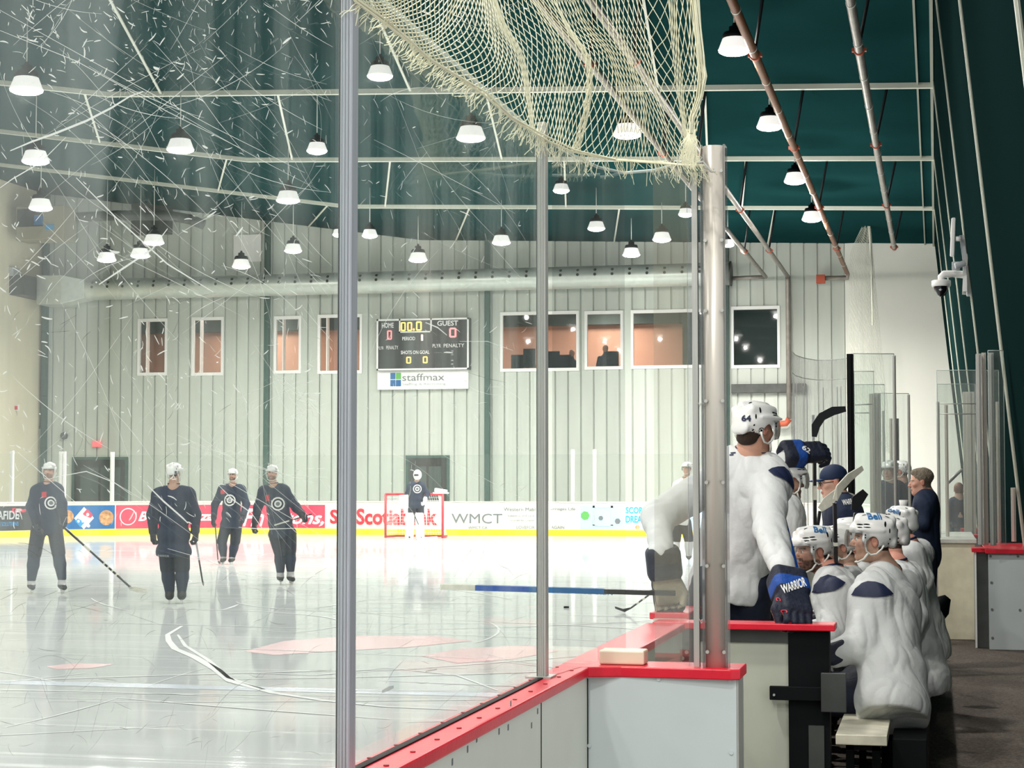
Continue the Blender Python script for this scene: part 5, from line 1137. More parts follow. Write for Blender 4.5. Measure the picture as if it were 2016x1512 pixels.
# one hockey glove closed round a shaft: wrist at the origin, fingers towards +y, back of the hand +z, thumb on +x
def glove_prims():
    g = [('box', (0, -.085, .004), (.072, .070, .056), None, .030), ('subell', (0, -.17, .0), (.056, .055, .042), None, .004), ('box', (0, -.012, .010), (.055, .035, .036), None, .022), ('box', (0, .045, .020), (.058, .050, .026), None, .016),
         ('box', (0, .048, -.012), (.050, .040, .016), None, .012)]
    for i, (l1, l2) in enumerate(((.040, .040), (.046, .044), (.043, .042), (.034, .036))):
        x = .041 - .0275 * i; a = V(x, .088, .020); b_ = V(x, .088 + l1 * .85, .006); c = V(x, .096 + l1 * .80, -.034); d = V(x, .085 + l1 * .2, -.058)
        g += [('cap', a, b_, .0155, .0155, .004), ('cap', b_, c, .0152, .0142, .003), ('cap', c, d, .0138, .012, .003)]
    g += [('cap', (.052, .005, .0), (.070, .050, -.012), .020, .018, .012), ('cap', (.070, .050, -.012), (.052, .098, -.040), .018, .015, .006)]
    return g
GP, GQ = sculpt(glove_prims(), .0055, 1, pad=.02); GN = vnormals(GP, GQ)
def glove_mesh(scheme):
    y, z = GP[:, 1], GP[:, 2]; C = np.tile(np.array((.008, .012, .028)), (len(GP), 1))
    if scheme == 'blue': C[(y < -.030) & (y > -.085) & (z > -.03)] = (.006, .06, .30)
    palm = (GN[:, 2] < -.35) & (y > -.02)
    C[palm] = (.33, .28, .19) if scheme != 'far' else (.05, .05, .05)
    if scheme == 'palm':
        C[(GP[:, 0] > .05) & (y > .02)] = (.30, .27, .19); C[(y > .095) & (z < .0)] = (.42, .38, .27)
        C[(y > .095) & (z < -.045)] = (.01, .012, .02)
    if scheme == 'white': C[:] = (.72, .73, .70); C[palm] = (.5, .5, .48)
    return raw_mesh('glove', GP, GQ, M['attr'], C)
GM = {k_: glove_mesh(k_) for k_ in ('blue', 'palm', 'far', 'white')}
def glove_on(t, wrist, fingers, back, scheme='far', s=1.0, mirror=False):
    f = unit(np.asarray(fingers) - np.asarray(wrist)); b_ = np.asarray(back, float); x = unit(np.cross(f, b_)); b2 = np.cross(x, f); R = np.stack([x * (-1 if mirror else 1), f, b2], 1)
    return link_local('glove', GM[scheme], t, m4(R, wrist, s)), R
def skate_pr(an, toe, up=(0, 0, 1)):
    an = np.asarray(an, float); toe = np.asarray(toe, float); d = unit((toe - an) * V(1, 1, 0)); heel = V(an[0], an[1], toe[2]) - d * .05
    boot = [('cap', an + V(0, 0, .06), V(an[0], an[1], toe[2] + .06), .052, .050, .02), ('cap', heel + V(0, 0, .045), toe + d * -.02 + V(0, 0, .035), .040, .034, .03)]
    return boot, heel, d
def skates(t, pairs, zi, boot=(.012, .013, .016)):
    for an, toe in pairs:
        an = np.asarray(an, float); toe = np.asarray(toe, float); d = unit((toe - an) * V(1, 1, 0)); z0 = zi; heel = V(an[0], an[1], z0) - d * .06; tip = V(an[0], an[1], z0) + d * .20
        P, Q = sculpt([('cap', V(an[0], an[1], z0 + .27), V(an[0], an[1], z0 + .13), .062, .064, .02), ('cap', heel + V(0, 0, .11), tip + V(0, 0, .09), .052, .042, .04)], .012)
        C = np.tile(np.array(boot), (len(P), 1)); C[(P - V(an[0], an[1], z0)) @ d > .04] = (.02, .02, .022); C[((P - V(an[0], an[1], z0)) @ d > .0) & (P[:, 2] > z0 + .13)] = (.5, .5, .5)
        sk = link('skate', raw_mesh('skate', P, Q, M['attr'], C), t)
        m = MB(); m.bar(heel + V(0, 0, .045), tip + V(0, 0, .045), .022, .05); m.build('blade_holder', M['pw'], sk); m = MB(); m.bar(heel - d * .01 + V(0, 0, .012), tip + d * .02 + V(0, 0, .012), .004, .022); m.build('blade', M['blade'], sk)
def torso_axes(J):
    up = unit(J['neck'] - J['pel']); r = unit(J['shR'] - J['shL']); f = unit(np.cross(up, r)); r = np.cross(f, up); return np.stack([r, f, up], 1), r, f, up
def jersey_mesh(J, h, fold, w=1.0, hem=.16, arms=True, armr=1.0):
    R, r, f, up = torso_axes(J); L = lambda u: J['pel'] * (1 - u) + J['neck'] * u
    pr = [('ell', L(.70) - f * .01, (.215 * w, .145 * w, .20), R, .04), ('ell', L(.42), (.20 * w, .150 * w, .20), R, .05), ('ell', L(.16), (.213 * w, .165 * w, .20), R, .05), ('ell', L(-.12), (.232 * w, .185 * w, .20), R, .05), ('cap', L(.91) - r * .10 * w, L(.91) + r * .10 * w, .074, .074, .08),
          ('cut', L(0) - up * hem, -up, 0)]
    for s_ in ('L', 'R'):
        sh, el, wr = J['sh' + s_] * .80 + J['neck'] * .20 - up * .045, J['el' + s_], J['wr' + s_]
        pr += [('ell', sh, (.105 * armr, .105 * armr, .10 * armr), R, .08), ('cap', sh, el, .098 * armr, .078 * armr, .05), ('cap', el, wr, .080 * armr, .060 * armr, .03)]
    return sculpt(pr, h, 1, fold)
def px2(J, key, z): a = J[key]; return at(a[0], a[1], z + (a[2] if len(a) > 2 else 0))
ICEK = dict(w=1.14, hem=.27, armr=1.12, face_s=1.09)
def make_person(label, Jp, z, face, kind='ice', jersey='jn', h=.014, helmet=True, name='person', skin=(.55, .34, .25), beard=.6, headtilt=(0, 0, 1), group=None, legs=True, fold=(.006, 5, 3), visor=True, gl='far', face_s=1.0, w=1.0, zi=0.0, hair=(.03, .018, .012), headh=None, chin=True, hem=.16, armr=1.0, base=None, glv=True):
    J = {k_: px2(Jp, k_, z) for k_ in Jp}
    if kind in ('bench', 'coat'):
        for s_ in 'LR': J['an' + s_][2] = .07; J['to' + s_][2] = .08
    loc = base if base is not None else V(J['pel'][0], J['pel'][1], zi)
    t = thing('person', label, 'person', loc, group); R = rot3(face, headtilt); c = J['head']
    Rt, r, f, up = torso_axes(J)
    hp = xf(HEAD, R, c, face_s); nb = J['neck'] - up * .02
    hp += [('cap', c + R @ V(0, -.02, -.05) * face_s, nb, .056 * face_s, .060 * face_s, .03), ('cap', nb, J['pel'] * .5 + J['neck'] * .5, .085, .13, .06), ('cap', J['shL'] * .75 + nb * .25, J['shR'] * .75 + nb * .25, .05, .05, .05)]
    P, Q = sculpt(hp, headh or h, 1 if (headh or h) > .006 else 1); C = head_cols(P, R, c, face_s, skin, beard, hair)
    q = (P - c) @ R / face_s; low = q[:, 2] < -.115; C[low & (q[:, 1] > -.2)] = np.array(skin) * .95
    if jersey in ('jw', 'jn', 'coat'): pass
    link('body', raw_mesh('body', P, Q, M['skin'], C), t)
    bv = {}
    if helmet: _, bv['helmet'] = helmet_on(t, R, c, face_s, visor, fine=(headh or h) < .007, chin=chin, fittings=(headh or h) < .02)
    P, Q = jersey_mesh(J, h, fold, w, hem, armr=armr); link('jersey' if kind != 'coat' else 'jacket', raw_mesh('jersey', P, Q, M[jersey]), t); bv['jersey'] = bvh_of(P, Q)
    # collar
    m = MB(); ring = []
    for a in np.linspace(0, 2 * math.pi, 21): ring.append(nb + up * .040 + r * .082 * math.cos(a) + f * (.074 * math.sin(a)))
    m.tube(ring, .010, 6, cap=False); m.build('collar', M['navy'], t)
    if legs:
        pr = [('ell', J['pel'] - up * .02, (.165, .125, .16), Rt, .05)]
        for s_ in 'LR': pr += [('cap', J['hip' + s_], J['kn' + s_], .122, .108, .05)]
        P, Q = sculpt(pr, h, 1, (fold[0] * .6, fold[1], 9)); link('pants', raw_mesh('pants', P, Q, M['pn'] if jersey != 'x' else M['pn']), t)
        for s_ in 'LR':
            P, Q = sculpt([('cap', J['kn' + s_], J['kn' + s_] * .55 + J['an' + s_] * .45, .098, .096, .02), ('cap', J['kn' + s_] * .55 + J['an' + s_] * .45, J['an' + s_], .096, .070, .02)], h, 1); link('sock', raw_mesh('sock', P, Q, M['jn'] if kind != 'white' else M['jw']), t)
        if kind in ('ice', 'white', 'goalie'): skates(t, [(J['anL'], J['toL']), (J['anR'], J['toR'])], zi)
    if glv:
        for s_ in 'LR':
            wr = J['wr' + s_]; fa = unit(wr - J['el' + s_]); ha = J.get('ha' + s_, wr + fa * .1); bk = J.get('bk' + s_, None)
            back = (r * (1 if s_ == 'R' else -1)) if bk is None else bk
            glove_on(t, wr + unit(ha - wr) * .05, ha + unit(ha - wr) * .1, back, gl, 1.0, mirror=(s_ == 'L'))
    return t, J, bv
def decal_px(name, pts, z, bvh, ma, parent, rings=5, lift=.003, sub=3, back=.5):
    c = np.mean(np.array(pts, float), 0); out = []
    for i in range(len(pts)):
        a = np.array(pts[i], float); b_ = np.array(pts[(i + 1) % len(pts)], float)
        for k in range(sub): out.append(a + (b_ - a) * k / sub)
    o = at(c[0], c[1], z); pz = [((p[0] - c[0]) * z / FPX, -(p[1] - c[1]) * z / FPX) for p in out][::-1]
    v, f = outline_grid(pz, rings); m = MB(); wrap(m, v, f, o, CR, CU, bvh, lift, back=back, smooth=True); return m.build(name, M[ma], parent)
def disc_px(name, px, py, r, z, bvh, ma, parent, n=16, lift=.003, sq=1.0): return decal_px(name, [(px + r * sq * math.cos(a), py + r * math.sin(a)) for a in np.linspace(0, 2 * math.pi, n + 1)[:-1]], z, bvh, ma, parent, 3, lift, 1)
def dense(v, f, cuts=2):
    import bmesh
    bm = bmesh.new(); vv = [bm.verts.new((p[0], p[1], 0)) for p in v]
    for q in f:
        try: bm.faces.new([vv[i] for i in q])
        except ValueError: pass
    bmesh.ops.triangulate(bm, faces=bm.faces[:]); bmesh.ops.subdivide_edges(bm, edges=bm.edges[:], cuts=cuts, use_grid_fill=True); bm.verts.index_update()
    return np.array([tuple(p.co) for p in bm.verts]), [tuple(q.index for q in p.verts) for p in bm.faces]
def text_px(txt, x0, y0, x1, y1, z, bvh, ma, parent, rot=0, bold=.0, lift=.004, shear=0, back=.5, name='lettering'):
    """baseline runs from (x0,y0 bottom) ; height y1-y0 ; rot in degrees, anticlockwise"""
    Hh = abs(y1 - y0) * z / FPX; Wd = abs(x1 - x0) * z / FPX; v, f = text_mesh(txt, Hh, Wd, bold, shear); c = at((x0 + x1) / 2, (y0 + y1) / 2, z); a = math.radians(rot)
    u = CR * math.cos(a) + CU * math.sin(a); w = -CR * math.sin(a) + CU * math.cos(a); v = v - np.array([Wd / 2, Hh / 2, 0]); v, f = dense(v, f); m = MB(); wrap(m, v[:, :2], f, c, u, w, bvh, lift, back=back); return m.build(name, M[ma], parent)
def stick(label, pts, blade=None, bands=(), w=.03, d=.020, base='stickb', group=None, blade_m='stickb', bh=.065, bt=.010):
    """pts: two shaft ends (world); blade: list of world points from the heel to the toe; bands: (from, to, material) as fractions"""
    a, b_ = np.asarray(pts[0], float), np.asarray(pts[1], float); t = thing('hockey_stick', label, 'hockey stick', (a + b_) / 2, group)
    MB().bar(a, b_, d, w, up=CF if abs(unit(b_ - a) @ CF) < .9 else (0, 0, 1)).build('shaft', M[base], t, bevel=.002)
    for (u0, u1, ma, nm) in bands: MB().bar(a + (b_ - a) * u0, a + (b_ - a) * u1, d + .003, w + .003, up=CF if abs(unit(b_ - a) @ CF) < .9 else (0, 0, 1)).build(nm, M[ma], t)
    if blade is not None:
        B = [np.asarray(p, float) for p in blade]; upv = unit(a - b_) if np.linalg.norm(a - B[0]) > np.linalg.norm(b_ - B[0]) else unit(b_ - a); m = MB(); vs = []; n = len(B)
        for i, p in enumerate(B):
            dd = unit(B[min(i + 1, n - 1)] - B[max(i - 1, 0)]); un = unit(upv - dd * (upv @ dd)); sd = np.cross(dd, un); hh = bh * (.55 if i == 0 else 1.0 if i < n - 1 else .62) / 2
            for q in ((-1, -1), (1, -1), (1, 1), (-1, 1)): vs.append(p + sd * bt / 2 * q[0] + un * hh * q[1])
        fs = [(i * 4 + k, i * 4 + (k + 1) % 4, (i + 1) * 4 + (k + 1) % 4, (i + 1) * 4 + k) for i in range(n - 1) for k in range(4)] + [(3, 2, 1, 0), tuple((n - 1) * 4 + k for k in range(4))]
        m.add(vs, fs).build('blade', M[blade_m], t, bevel=.002)
    return t

# ------------------------------------------------------------------ skaters on the ice
def chest_logo(t, bv, px, py, r, z):
    for rr, ma, l_ in ((1, 'pw', .004), (.78, 'pn', .007), (.52, 'pw', .010), (.30, 'pgrey', .013)): disc_px('chest_emblem', px, py, r * rr, z, bv, ma, t, 14, l_)
# 1
z = 29.3
J1 = dict(head=(97, 927), neck=(96, 951), pel=(92, 1030), shL=(116, 963, -.05), shR=(68, 965, .05), elL=(122, 992, -.15), elR=(61, 996, .0), wrL=(124, 1014, -.2), wrR=(72, 1032, -.2), hipL=(108, 1040), hipR=(76, 1042), knL=(115, 1088, -.08), knR=(68, 1090, -.08), anL=(122, 1138), anR=(62, 1140), toL=(129, 1150, -.25), toR=(66, 1150, -.3))
t, J, bv = make_person('skater in navy standing at the far left, round emblem on chest', J1, z, (.25, -1, 0), zi=.0, visor=False)
chest_logo(t, bv['jersey'], 105, 989, 13, z); decal_px('sponsor_patch', [(86, 968), (96, 967), (96, 978), (86, 979)], z, bv['jersey'], 'redpaint', t, 2)
decal_px('glove_trim', [(60, 1034), (78, 1034), (78, 1039), (60, 1039)], z, bv['jersey'], 'pw', t, 2)
stick('stick with striped shaft reaching right from the far left skater', (at(124, 1036, z - .2), at(256, 1155, z - .9)), [at(254, 1158, z - .9), at(270, 1161, z - 1.0), at(291, 1164, z - 1.0)], [(.0, .22, 'stickb', 'grip_tape'), (.33, .42, 'tape', 'shaft_band'), (.62, .64, 'tape', 'shaft_band'), (.68, .70, 'tape', 'shaft_band'), (.74, .76, 'tape', 'shaft_band'), (.80, .82, 'tape', 'shaft_band')], blade_m='tape', w=.045, d=.03, bh=.08)
# 2, seen from behind
z = 26.6
J2 = dict(head=(343, 930), neck=(342, 955), pel=(342, 1072), shL=(306, 972), shR=(377, 970), elL=(299, 1014), elR=(385, 1012), wrL=(302, 1046), wrR=(384, 1046), hipL=(328, 1078), hipR=(357, 1078), knL=(330, 1118, -.02), knR=(359, 1118), anL=(334, 1163), anR=(358, 1160), toL=(333, 1178, .25), toR=(360, 1176, .25))
t, J, bv = make_person('skater in navy seen from behind, standing on the ice left of centre', J2, z, (.1, 1, 0), h=.014, w=1.12, beard=0, visor=False)
decal_px('neck_mark', [(340, 957), (350, 957), (345, 963)], z, bv['jersey'], 'pw', t, 2); text_px('WARRIOR', 313, 1094, 338, 1090, z, bv['jersey'], 'plg', t)
text_px('81', 347, 932, 354, 927, z, bv['helmet'], 'pgrey', t)
stick('slim stick hanging down at the right side of the skater seen from behind', (at(385, 1060, z), at(399, 1146, z)), [at(399, 1148, z), at(400, 1149, z + .15), at(401, 1148, z + .3)], [(.0, .5, 'plg', 'shaft_band')], w=.03)
# 3
z = 39.6
J3 = dict(head=(458, 935), neck=(458, 953), pel=(455, 1025), shL=(479, 962), shR=(434, 962), elL=(485, 992, -.1), elR=(423, 994), wrL=(479, 1016, -.3), wrR=(421, 1020, -.1), hipL=(466, 1034), hipR=(445, 1034), knL=(463, 1066, -.1), knR=(437, 1066, -.1), anL=(457, 1096), anR=(440, 1094), toL=(452, 1103, -.25), toR=(436, 1101, -.25))
t, J, bv = make_person('bearded skater in navy gliding behind, between two other skaters', J3, z, (.1, -1, 0), h=.016, beard=.9, visor=False)
chest_logo(t, bv['jersey'], 454, 984, 11.5, z); decal_px('sponsor_patch', [(436, 964), (444, 964), (444, 972), (436, 972)], z, bv['jersey'], 'redpaint', t, 2)
stick('thin dark stick held upright by the bearded skater', (at(423, 1024, z - .1), at(429, 1102, z - .1)), [at(429, 1105, z - .1), at(431, 1107, z - .25), at(434, 1108, z - .4)], w=.035)
# 4
z = 31.8
J4 = dict(head=(536, 931), neck=(538, 954), pel=(554, 1040), shL=(563, 964), shR=(514, 966), elL=(584, 1000, -.1), elR=(508, 998, -.05), wrL=(595, 1013, -.3), wrR=(503, 1028, -.1), hipL=(570, 1050), hipR=(542, 1052), knL=(571, 1084, -.15), knR=(551, 1086, -.1), anL=(572, 1122), anR=(552, 1124), toL=(578, 1134, -.25), toR=(554, 1136, -.3))
t, J, bv = make_person('skater in navy leaning, third from the left glass post, emblem on chest', J4, z, (.15, -1, 0), h=.014, beard=.7, visor=False)
chest_logo(t, bv['jersey'], 549, 991, 13.5, z); decal_px('sponsor_patch', [(524, 974), (532, 973), (533, 985), (526, 986)], z, bv['jersey'], 'redpaint', t, 2)
stick('stick carried level at the waist by the leaning skater', (at(614, 1012, z - .45), at(540, 1034, z - .4)), None, [(.6, 1, 'tape', 'grip_tape')], w=.03)
# 5, the far white skater
z = 41.0
J5 = dict(head=(1353, 922), neck=(1351, 942), pel=(1340, 1018), shL=(1372, 952), shR=(1330, 954), elL=(1376, 984), elR=(1322, 985), wrL=(1372, 1010, -.2), wrR=(1330, 1010, -.2), hipL=(1350, 1028), hipR=(1332, 1028), knL=(1356, 1062), knR=(1331, 1062), anL=(1356, 1092), anR=(1328, 1091), toL=(1356, 1104, -.25), toR=(1322, 1101, -.25))
make_person('distant skater in white jersey, half hidden by the corner glass rod', J5, z, (-.6, -1, 0), kind='white', jersey='jw', h=.018, beard=0, visor=True)
stick('black curved stick blade resting on the ice beyond the black glove', (at(1290, 1162, 24.0), at(1243, 1196, 24.6)), [at(1242, 1197, 24.6), at(1228, 1202, 24.7), at(1211, 1196, 24.8)], [(.15, .25, 'tape', 'shaft_band'), (.4, .5, 'tape', 'shaft_band'), (.65, .75, 'tape', 'shaft_band')], bh=.055, w=.03)
# goalie
z = 56.8
JG = dict(head=(822, 935), neck=(820, 949), pel=(819, 990), shL=(833, 955), shR=(806, 955), elL=(842, 972), elR=(800, 976), wrL=(836, 985, -.2), wrR=(796, 984, -.1), hipL=(827, 996), hipR=(811, 996), knL=(828, 1026, -.1), knR=(810, 1026, -.1), anL=(830, 1052), anR=(808, 1052), toL=(830, 1058, -.3), toR=(806, 1058, -.3))
t, J, bv = make_person('goalie in navy with big white leg pads standing in front of the goal', JG, z, (0, -1, 0), h=.022, beard=0, visor=False, name='goalie', gl='white', helmet=False, w=1.15)
P, Q = sculpt([('ell', J['head'] + V(0, -.01, 0), (.13, .15, .165), None, .02), ('ell', J['head'] + V(0, -.06, -.07), (.09, .10, .09), None, .03)], .015)
C = np.tile(np.array((.72, .72, .68)), (len(P), 1)); q = P - J['head']; C[(np.abs(q[:, 2] - .0) < .03) & (np.abs(q[:, 0]) < .075) & (q[:, 1] < 0)] = (.02, .02, .02); link('goalie_mask', raw_mesh('goalie_mask', P, Q, M['attr'], C), t)
for s_ in 'LR':
    k1 = J['kn' + s_]; a1 = J['an' + s_]; m = MB(); m.obox((k1 * .5 + a1 * .5) + V(0, -.14, .02), (.135, 0, 0), (0, .07, 0), (k1 - a1) / 2 + V(0, 0, .24)); m.build('leg_pad', M['pw'], t, bevel=.05)
a = at(794.5, 988, z - .3); MB().obox(a, (.15, 0, .01), (0, .05, 0), (.0, 0, .21)).build('blocker', M['pw'], t, bevel=.03)
chest_logo(t, bv['jersey'], 822, 962, 8.5, z)
a = at(868, 969, 57.2); single('goalie_glove', MB().box(a - V(.24, .1, .05), a + V(.24, .1, -.0)).obox(a + V(.0, 0, .04), (.18, 0, -.03), (0, .12, 0), (.01, 0, .06)), M['pw'], 'white goalie glove lying on top of the goal', 'glove', bevel=.02)
stick('white goalie stick leaning between the pads', (at(812, 1005, z - .5), at(834, 1056, z - .6)), [at(834, 1060, z - .6), at(848, 1060, z - .7), at(861, 1058, z - .75)], [(.55, 1.0, 'pw', 'paddle')], w=.05, bh=.10, blade_m='pw', bt=.03)
# ================================================================== bench
# ---- number 64, leaning on the boards with both hands
z = 9.75
J64 = dict(head=(1487, 842), neck=(1478, 893, .02), pel=(1440, 1130, .10), shL=(1404, 938, .08), shR=(1526, 946, -.05), elL=(1296, 1016, -.25), elR=(1516, 1040, -.35), wrL=(1302, 1086, -.45), wrR=(1540, 1122, -.72), hipL=(1405, 1150, .05), hipR=(1478, 1155, .05), knL=(1372, 1260, -.0), knR=(1470, 1300, .1), anL=(1390, 1480, .15), anR=(1470, 1480, .15), toL=(1395, 1510, .4), toR=(1475, 1510, .4))
J64 = {k_: v for k_, v in J64.items()}
t64, J, bv = make_person('player in white with 64 on his helmet, leaning on the boards, seen from behind', J64, z, (.62, .78, -.06), kind='bench', jersey='jw', h=.0075, headh=.0045, beard=.25, fold=(.012, 5.0, 2, (1, 1, .5)), visor=True, hem=.12, glv=False, hair=(.045, .022, .012), skin=(.56, .30, .21), armr=1.03, face_s=1.0)
R = rot3((.62, .78, -.06)); c = J['head']
P, Q = sculpt(xf([('ell', (0, -.022, .012), (.083, .098, .085), .01), ('ell', (0, -.060, -.060), (.062, .048, .040), .02), ('subbox', (0, .10, -.02), (.2, .085, .2), .01), ('subell', (.085, .0, -.02), (.02, .03, .04), .005), ('subell', (-.085, .0, -.02), (.02, .03, .04), .005)], R, c), .005, 1, (.0015, 60, 1)); link('hair', raw_mesh('hair', P, Q, M['hair']), t64)
text_px('64', 1455.5, 829, 1473, 816.5, z, bv['helmet'], 'navy', t64, bold=.035, back=.3)
disc_px('round_sticker', 1494, 846, 5.4, z, bv['helmet'], 'black', t64, 16, .0020); disc_px('round_sticker', 1494, 846, 4.0, z, bv['helmet'], 'hel', t64, 16, .0028); disc_px('round_sticker', 1494, 846, 2.0, z, bv['helmet'], 'black', t64, 12, .0036)
decal_px('shoulder_patch', [(1505, 925), (1513, 920), (1524, 917.5), (1538, 918), (1546, 926), (1553, 940), (1557, 955), (1556, 963), (1548, 953), (1540, 945), (1528, 939), (1515, 934)], z, bv['jersey'], 'navy', t64, 8, .008)
decal_px('collar_bars', [(1437, 891), (1447, 890), (1447, 892.5), (1438, 893.5)], z, bv['jersey'], 'navy', t64, 2)
decal_px('collar_bars', [(1435, 894.5), (1443, 894), (1442, 896.5), (1435, 897)], z, bv['jersey'], 'navy', t64, 2)
# right glove on the cross wall, back of the glove to the viewer; left glove palm out on the board end
wr = at(1548, 1128, 8.95); fi = at(1576, 1236, 8.62); go = at(1559, 1184, 8.62); g, Rg = glove_on(t64, go, go + (fi - wr), -CF + V(.25, 0, .25), 'blue', 1.24, mirror=False)
g_bv = bvh_of(np.asarray(GP) * 1.24 @ Rg.T + go, GQ)
text_px('WARRIOR', 1541, 1164, 1592, 1148, 8.55, g_bv, 'pw', t64, rot=14, bold=.03, shear=.15, back=.3)
for (x, y) in ((1522, 1171), (1529, 1190), (1537, 1212)): text_px('C', x - 3, y + 5, x + 3, y - 4, 8.75, g_bv, 'redpaint', t64, rot=-80, back=.3, bold=.03)
wl = at(1306, 1098, 9.30); fl_ = at(1316, 1195, 9.32); g2, Rg2 = glove_on(t64, wl + (fl_ - wl) * .52, fl_, CF, 'palm', 1.22, mirror=False)
stick('long blue and black stick held out level over the ice in the black glove', (at(1330, 1168, 9.20), at(868, 1155, 9.35)), None, [(.62, .85, 'blue', 'blue_section'), (.85, 1.0, 'tape', 'grip_tape'), (.30, .62, 'pblue', 'printed_section')], w=.036, d=.024)
ta = bpy.data.objects[[o.name for o in bpy.data.objects if o.get('label', '').startswith('long blue and black')][0]]
a0 = at(1160, 1170, 9.24); mb = MB(); v, f = text_mesh('NOVIUM', .016, .14, .01); u_ = unit(at(868, 1155, 9.35) - at(1330, 1168, 9.2)); mb.add([at(1206, 1168.5, 9.23) + u_ * p[0] * 1.0 + CU * (.008 - p[1]) for p in v], f); mb.build('lettering', M['pcyan'], ta)
stick('blue stick with pale lettering standing between the white sleeve and the dark moustached player', (at(1573, 1145, 9.3), at(1533, 985, 9.9)), None, [], w=.034, d=.024, base='blue')

# ---- seated players. facing the ice (-x)
def seated(label, z, head, face, dx=0, beard=.4, lean=0.0, sh=None, h=.009, headh=.006, fold=(.010, 7, 4, (1, 1, .6)), vis=True, J_over=None, skin=(.60, .37, .27), hair=(.03, .018, .012), gl='far', w=1.0, armr=1.0):
    """head in photo points; the rest hangs below it"""
    hx, hy = head; s = FPX / z
    c = at(hx, hy, z); pel = V(-.36 + dx, c[1] + .02, .58)
    J = dict(head=c, neck=c + V(.05 + lean * .1, .0, -.20), pel=pel)
    J['shL'] = J['neck'] + V(-.03, -.20, -.06); J['shR'] = J['neck'] + V(-.03, .20, -.06)
    J['elL'] = J['shL'] + V(-.06, -.05, -.30); J['elR'] = J['shR'] + V(-.10, .05, -.30)
    J['wrL'] = J['elL'] + V(-.24, .08, -.04); J['wrR'] = J['elR'] + V(-.22, -.08, -.04)
    for s_, y_ in (('L', -.14), ('R', .14)):
        J['hip' + s_] = pel + V(-.02, y_ * .8, -.02); J['kn' + s_] = V(pel[0] - .46, pel[1] + y_ * 1.3, .56); J['an' + s_] = V(pel[0] - .42, pel[1] + y_ * 1.3, .16); J['to' + s_] = V(pel[0] - .66, pel[1] + y_ * 1.3, .08)
    if J_over:
        for k_, v in J_over.items(): J[k_] = at(*v) if len(v) == 3 and v[0] > 50 else np.asarray(v, float)
    t = thing('person', label, 'person', V(pel[0], pel[1], .46)); R = rot3(face); Rt, r, f, up = torso_axes(J); nb = J['neck'] - up * .02
    hp = xf(HEAD, R, c) + [('cap', c + R @ V(0, -.025, -.05), nb, .058, .064, .03), ('cap', nb, (J['pel'] + J['neck']) / 2, .08, .12, .06), ('cap', J['shL'] * .75 + nb * .25, J['shR'] * .75 + nb * .25, .05, .05, .05)]
    P, Q = sculpt(hp, headh, 1); C = head_cols(P, R, c, 1.0, skin, beard, hair); link('body', raw_mesh('body', P, Q, M['skin'], C), t)
    _, bh = helmet_on(t, R, c, 1.0, vis, fine=headh < .008)
    P, Q = jersey_mesh(J, h, fold, w, .17, armr=armr); link('jersey', raw_mesh('jersey', P, Q, M['jw']), t); bj = bvh_of(P, Q)
    ring = [nb + up * .042 + r * .082 * math.cos(a) + f * .074 * math.sin(a) for a in np.linspace(0, 2 * math.pi, 21)]; MB().tube(ring, .010, 6, cap=False).build('collar', M['navy'], t)
    P, Q = sculpt([('ell', pel + V(0, 0, .02), (.19, .22, .15), None, .06)] + [('cap', J['hip' + s_], J['kn' + s_], .115, .095, .05) for s_ in 'LR'], .014, 1, (.006, 6, 1)); link('pants', raw_mesh('pants', P, Q, M['pn']), t)
    for s_ in 'LR':
        P, Q = sculpt([('cap', J['kn' + s_], J['an' + s_], .082, .06, .02)], .014, 1); link('sock', raw_mesh('sock', P, Q, M['jn']), t)
    skates(t, [(J['anL'], J['toL']), (J['anR'], J['toR'])], 0)
    for s_ in 'LR': glove_on(t, J['wr' + s_] + unit(J['wr' + s_] - J['el' + s_]) * .06, J['wr' + s_] + unit(J['wr' + s_] - J['el' + s_]) * .2, (0, 0, 1), gl, 1.05, mirror=(s_ == 'L'))
    return t, J, bh, bj
# nearest, smiling, in profile
t, J, bh, bj = seated('nearest seated player in white, smiling in profile with two patches on his shoulders', 10.2, (1717, 1061), (-.97, -.12, .04), h=.0065, headh=.0042, beard=.15, w=1.05, armr=1.12,
    J_over=dict(neck=(1746, 1128, 10.25), shL=(1708, 1170, 10.02), shR=(1775, 1148, 10.50), elL=(1694, 1268, 9.88), wrL=(1640, 1288, 9.90), elR=(1740, 1260, 10.7), wrR=(1660, 1290, 10.5), pel=(-.24, 10.15, .62)), fold=(.014, 4.5, 4, (1, 1, .42)), skin=(.66, .40, .29))
text_px('Bell', 1711.5, 1024, 1738, 1013, 10.1, bh, 'pblue', t, bold=.025, back=.2, lift=.004)
decal_px('shoulder_patch', [(1669, 1167), (1676, 1155), (1688, 1145), (1700, 1140), (1712, 1140), (1726, 1145), (1738, 1155), (1745, 1163), (1730, 1166), (1710, 1168), (1690, 1168)], 10.1, bj, 'navy', t, 9, .008)
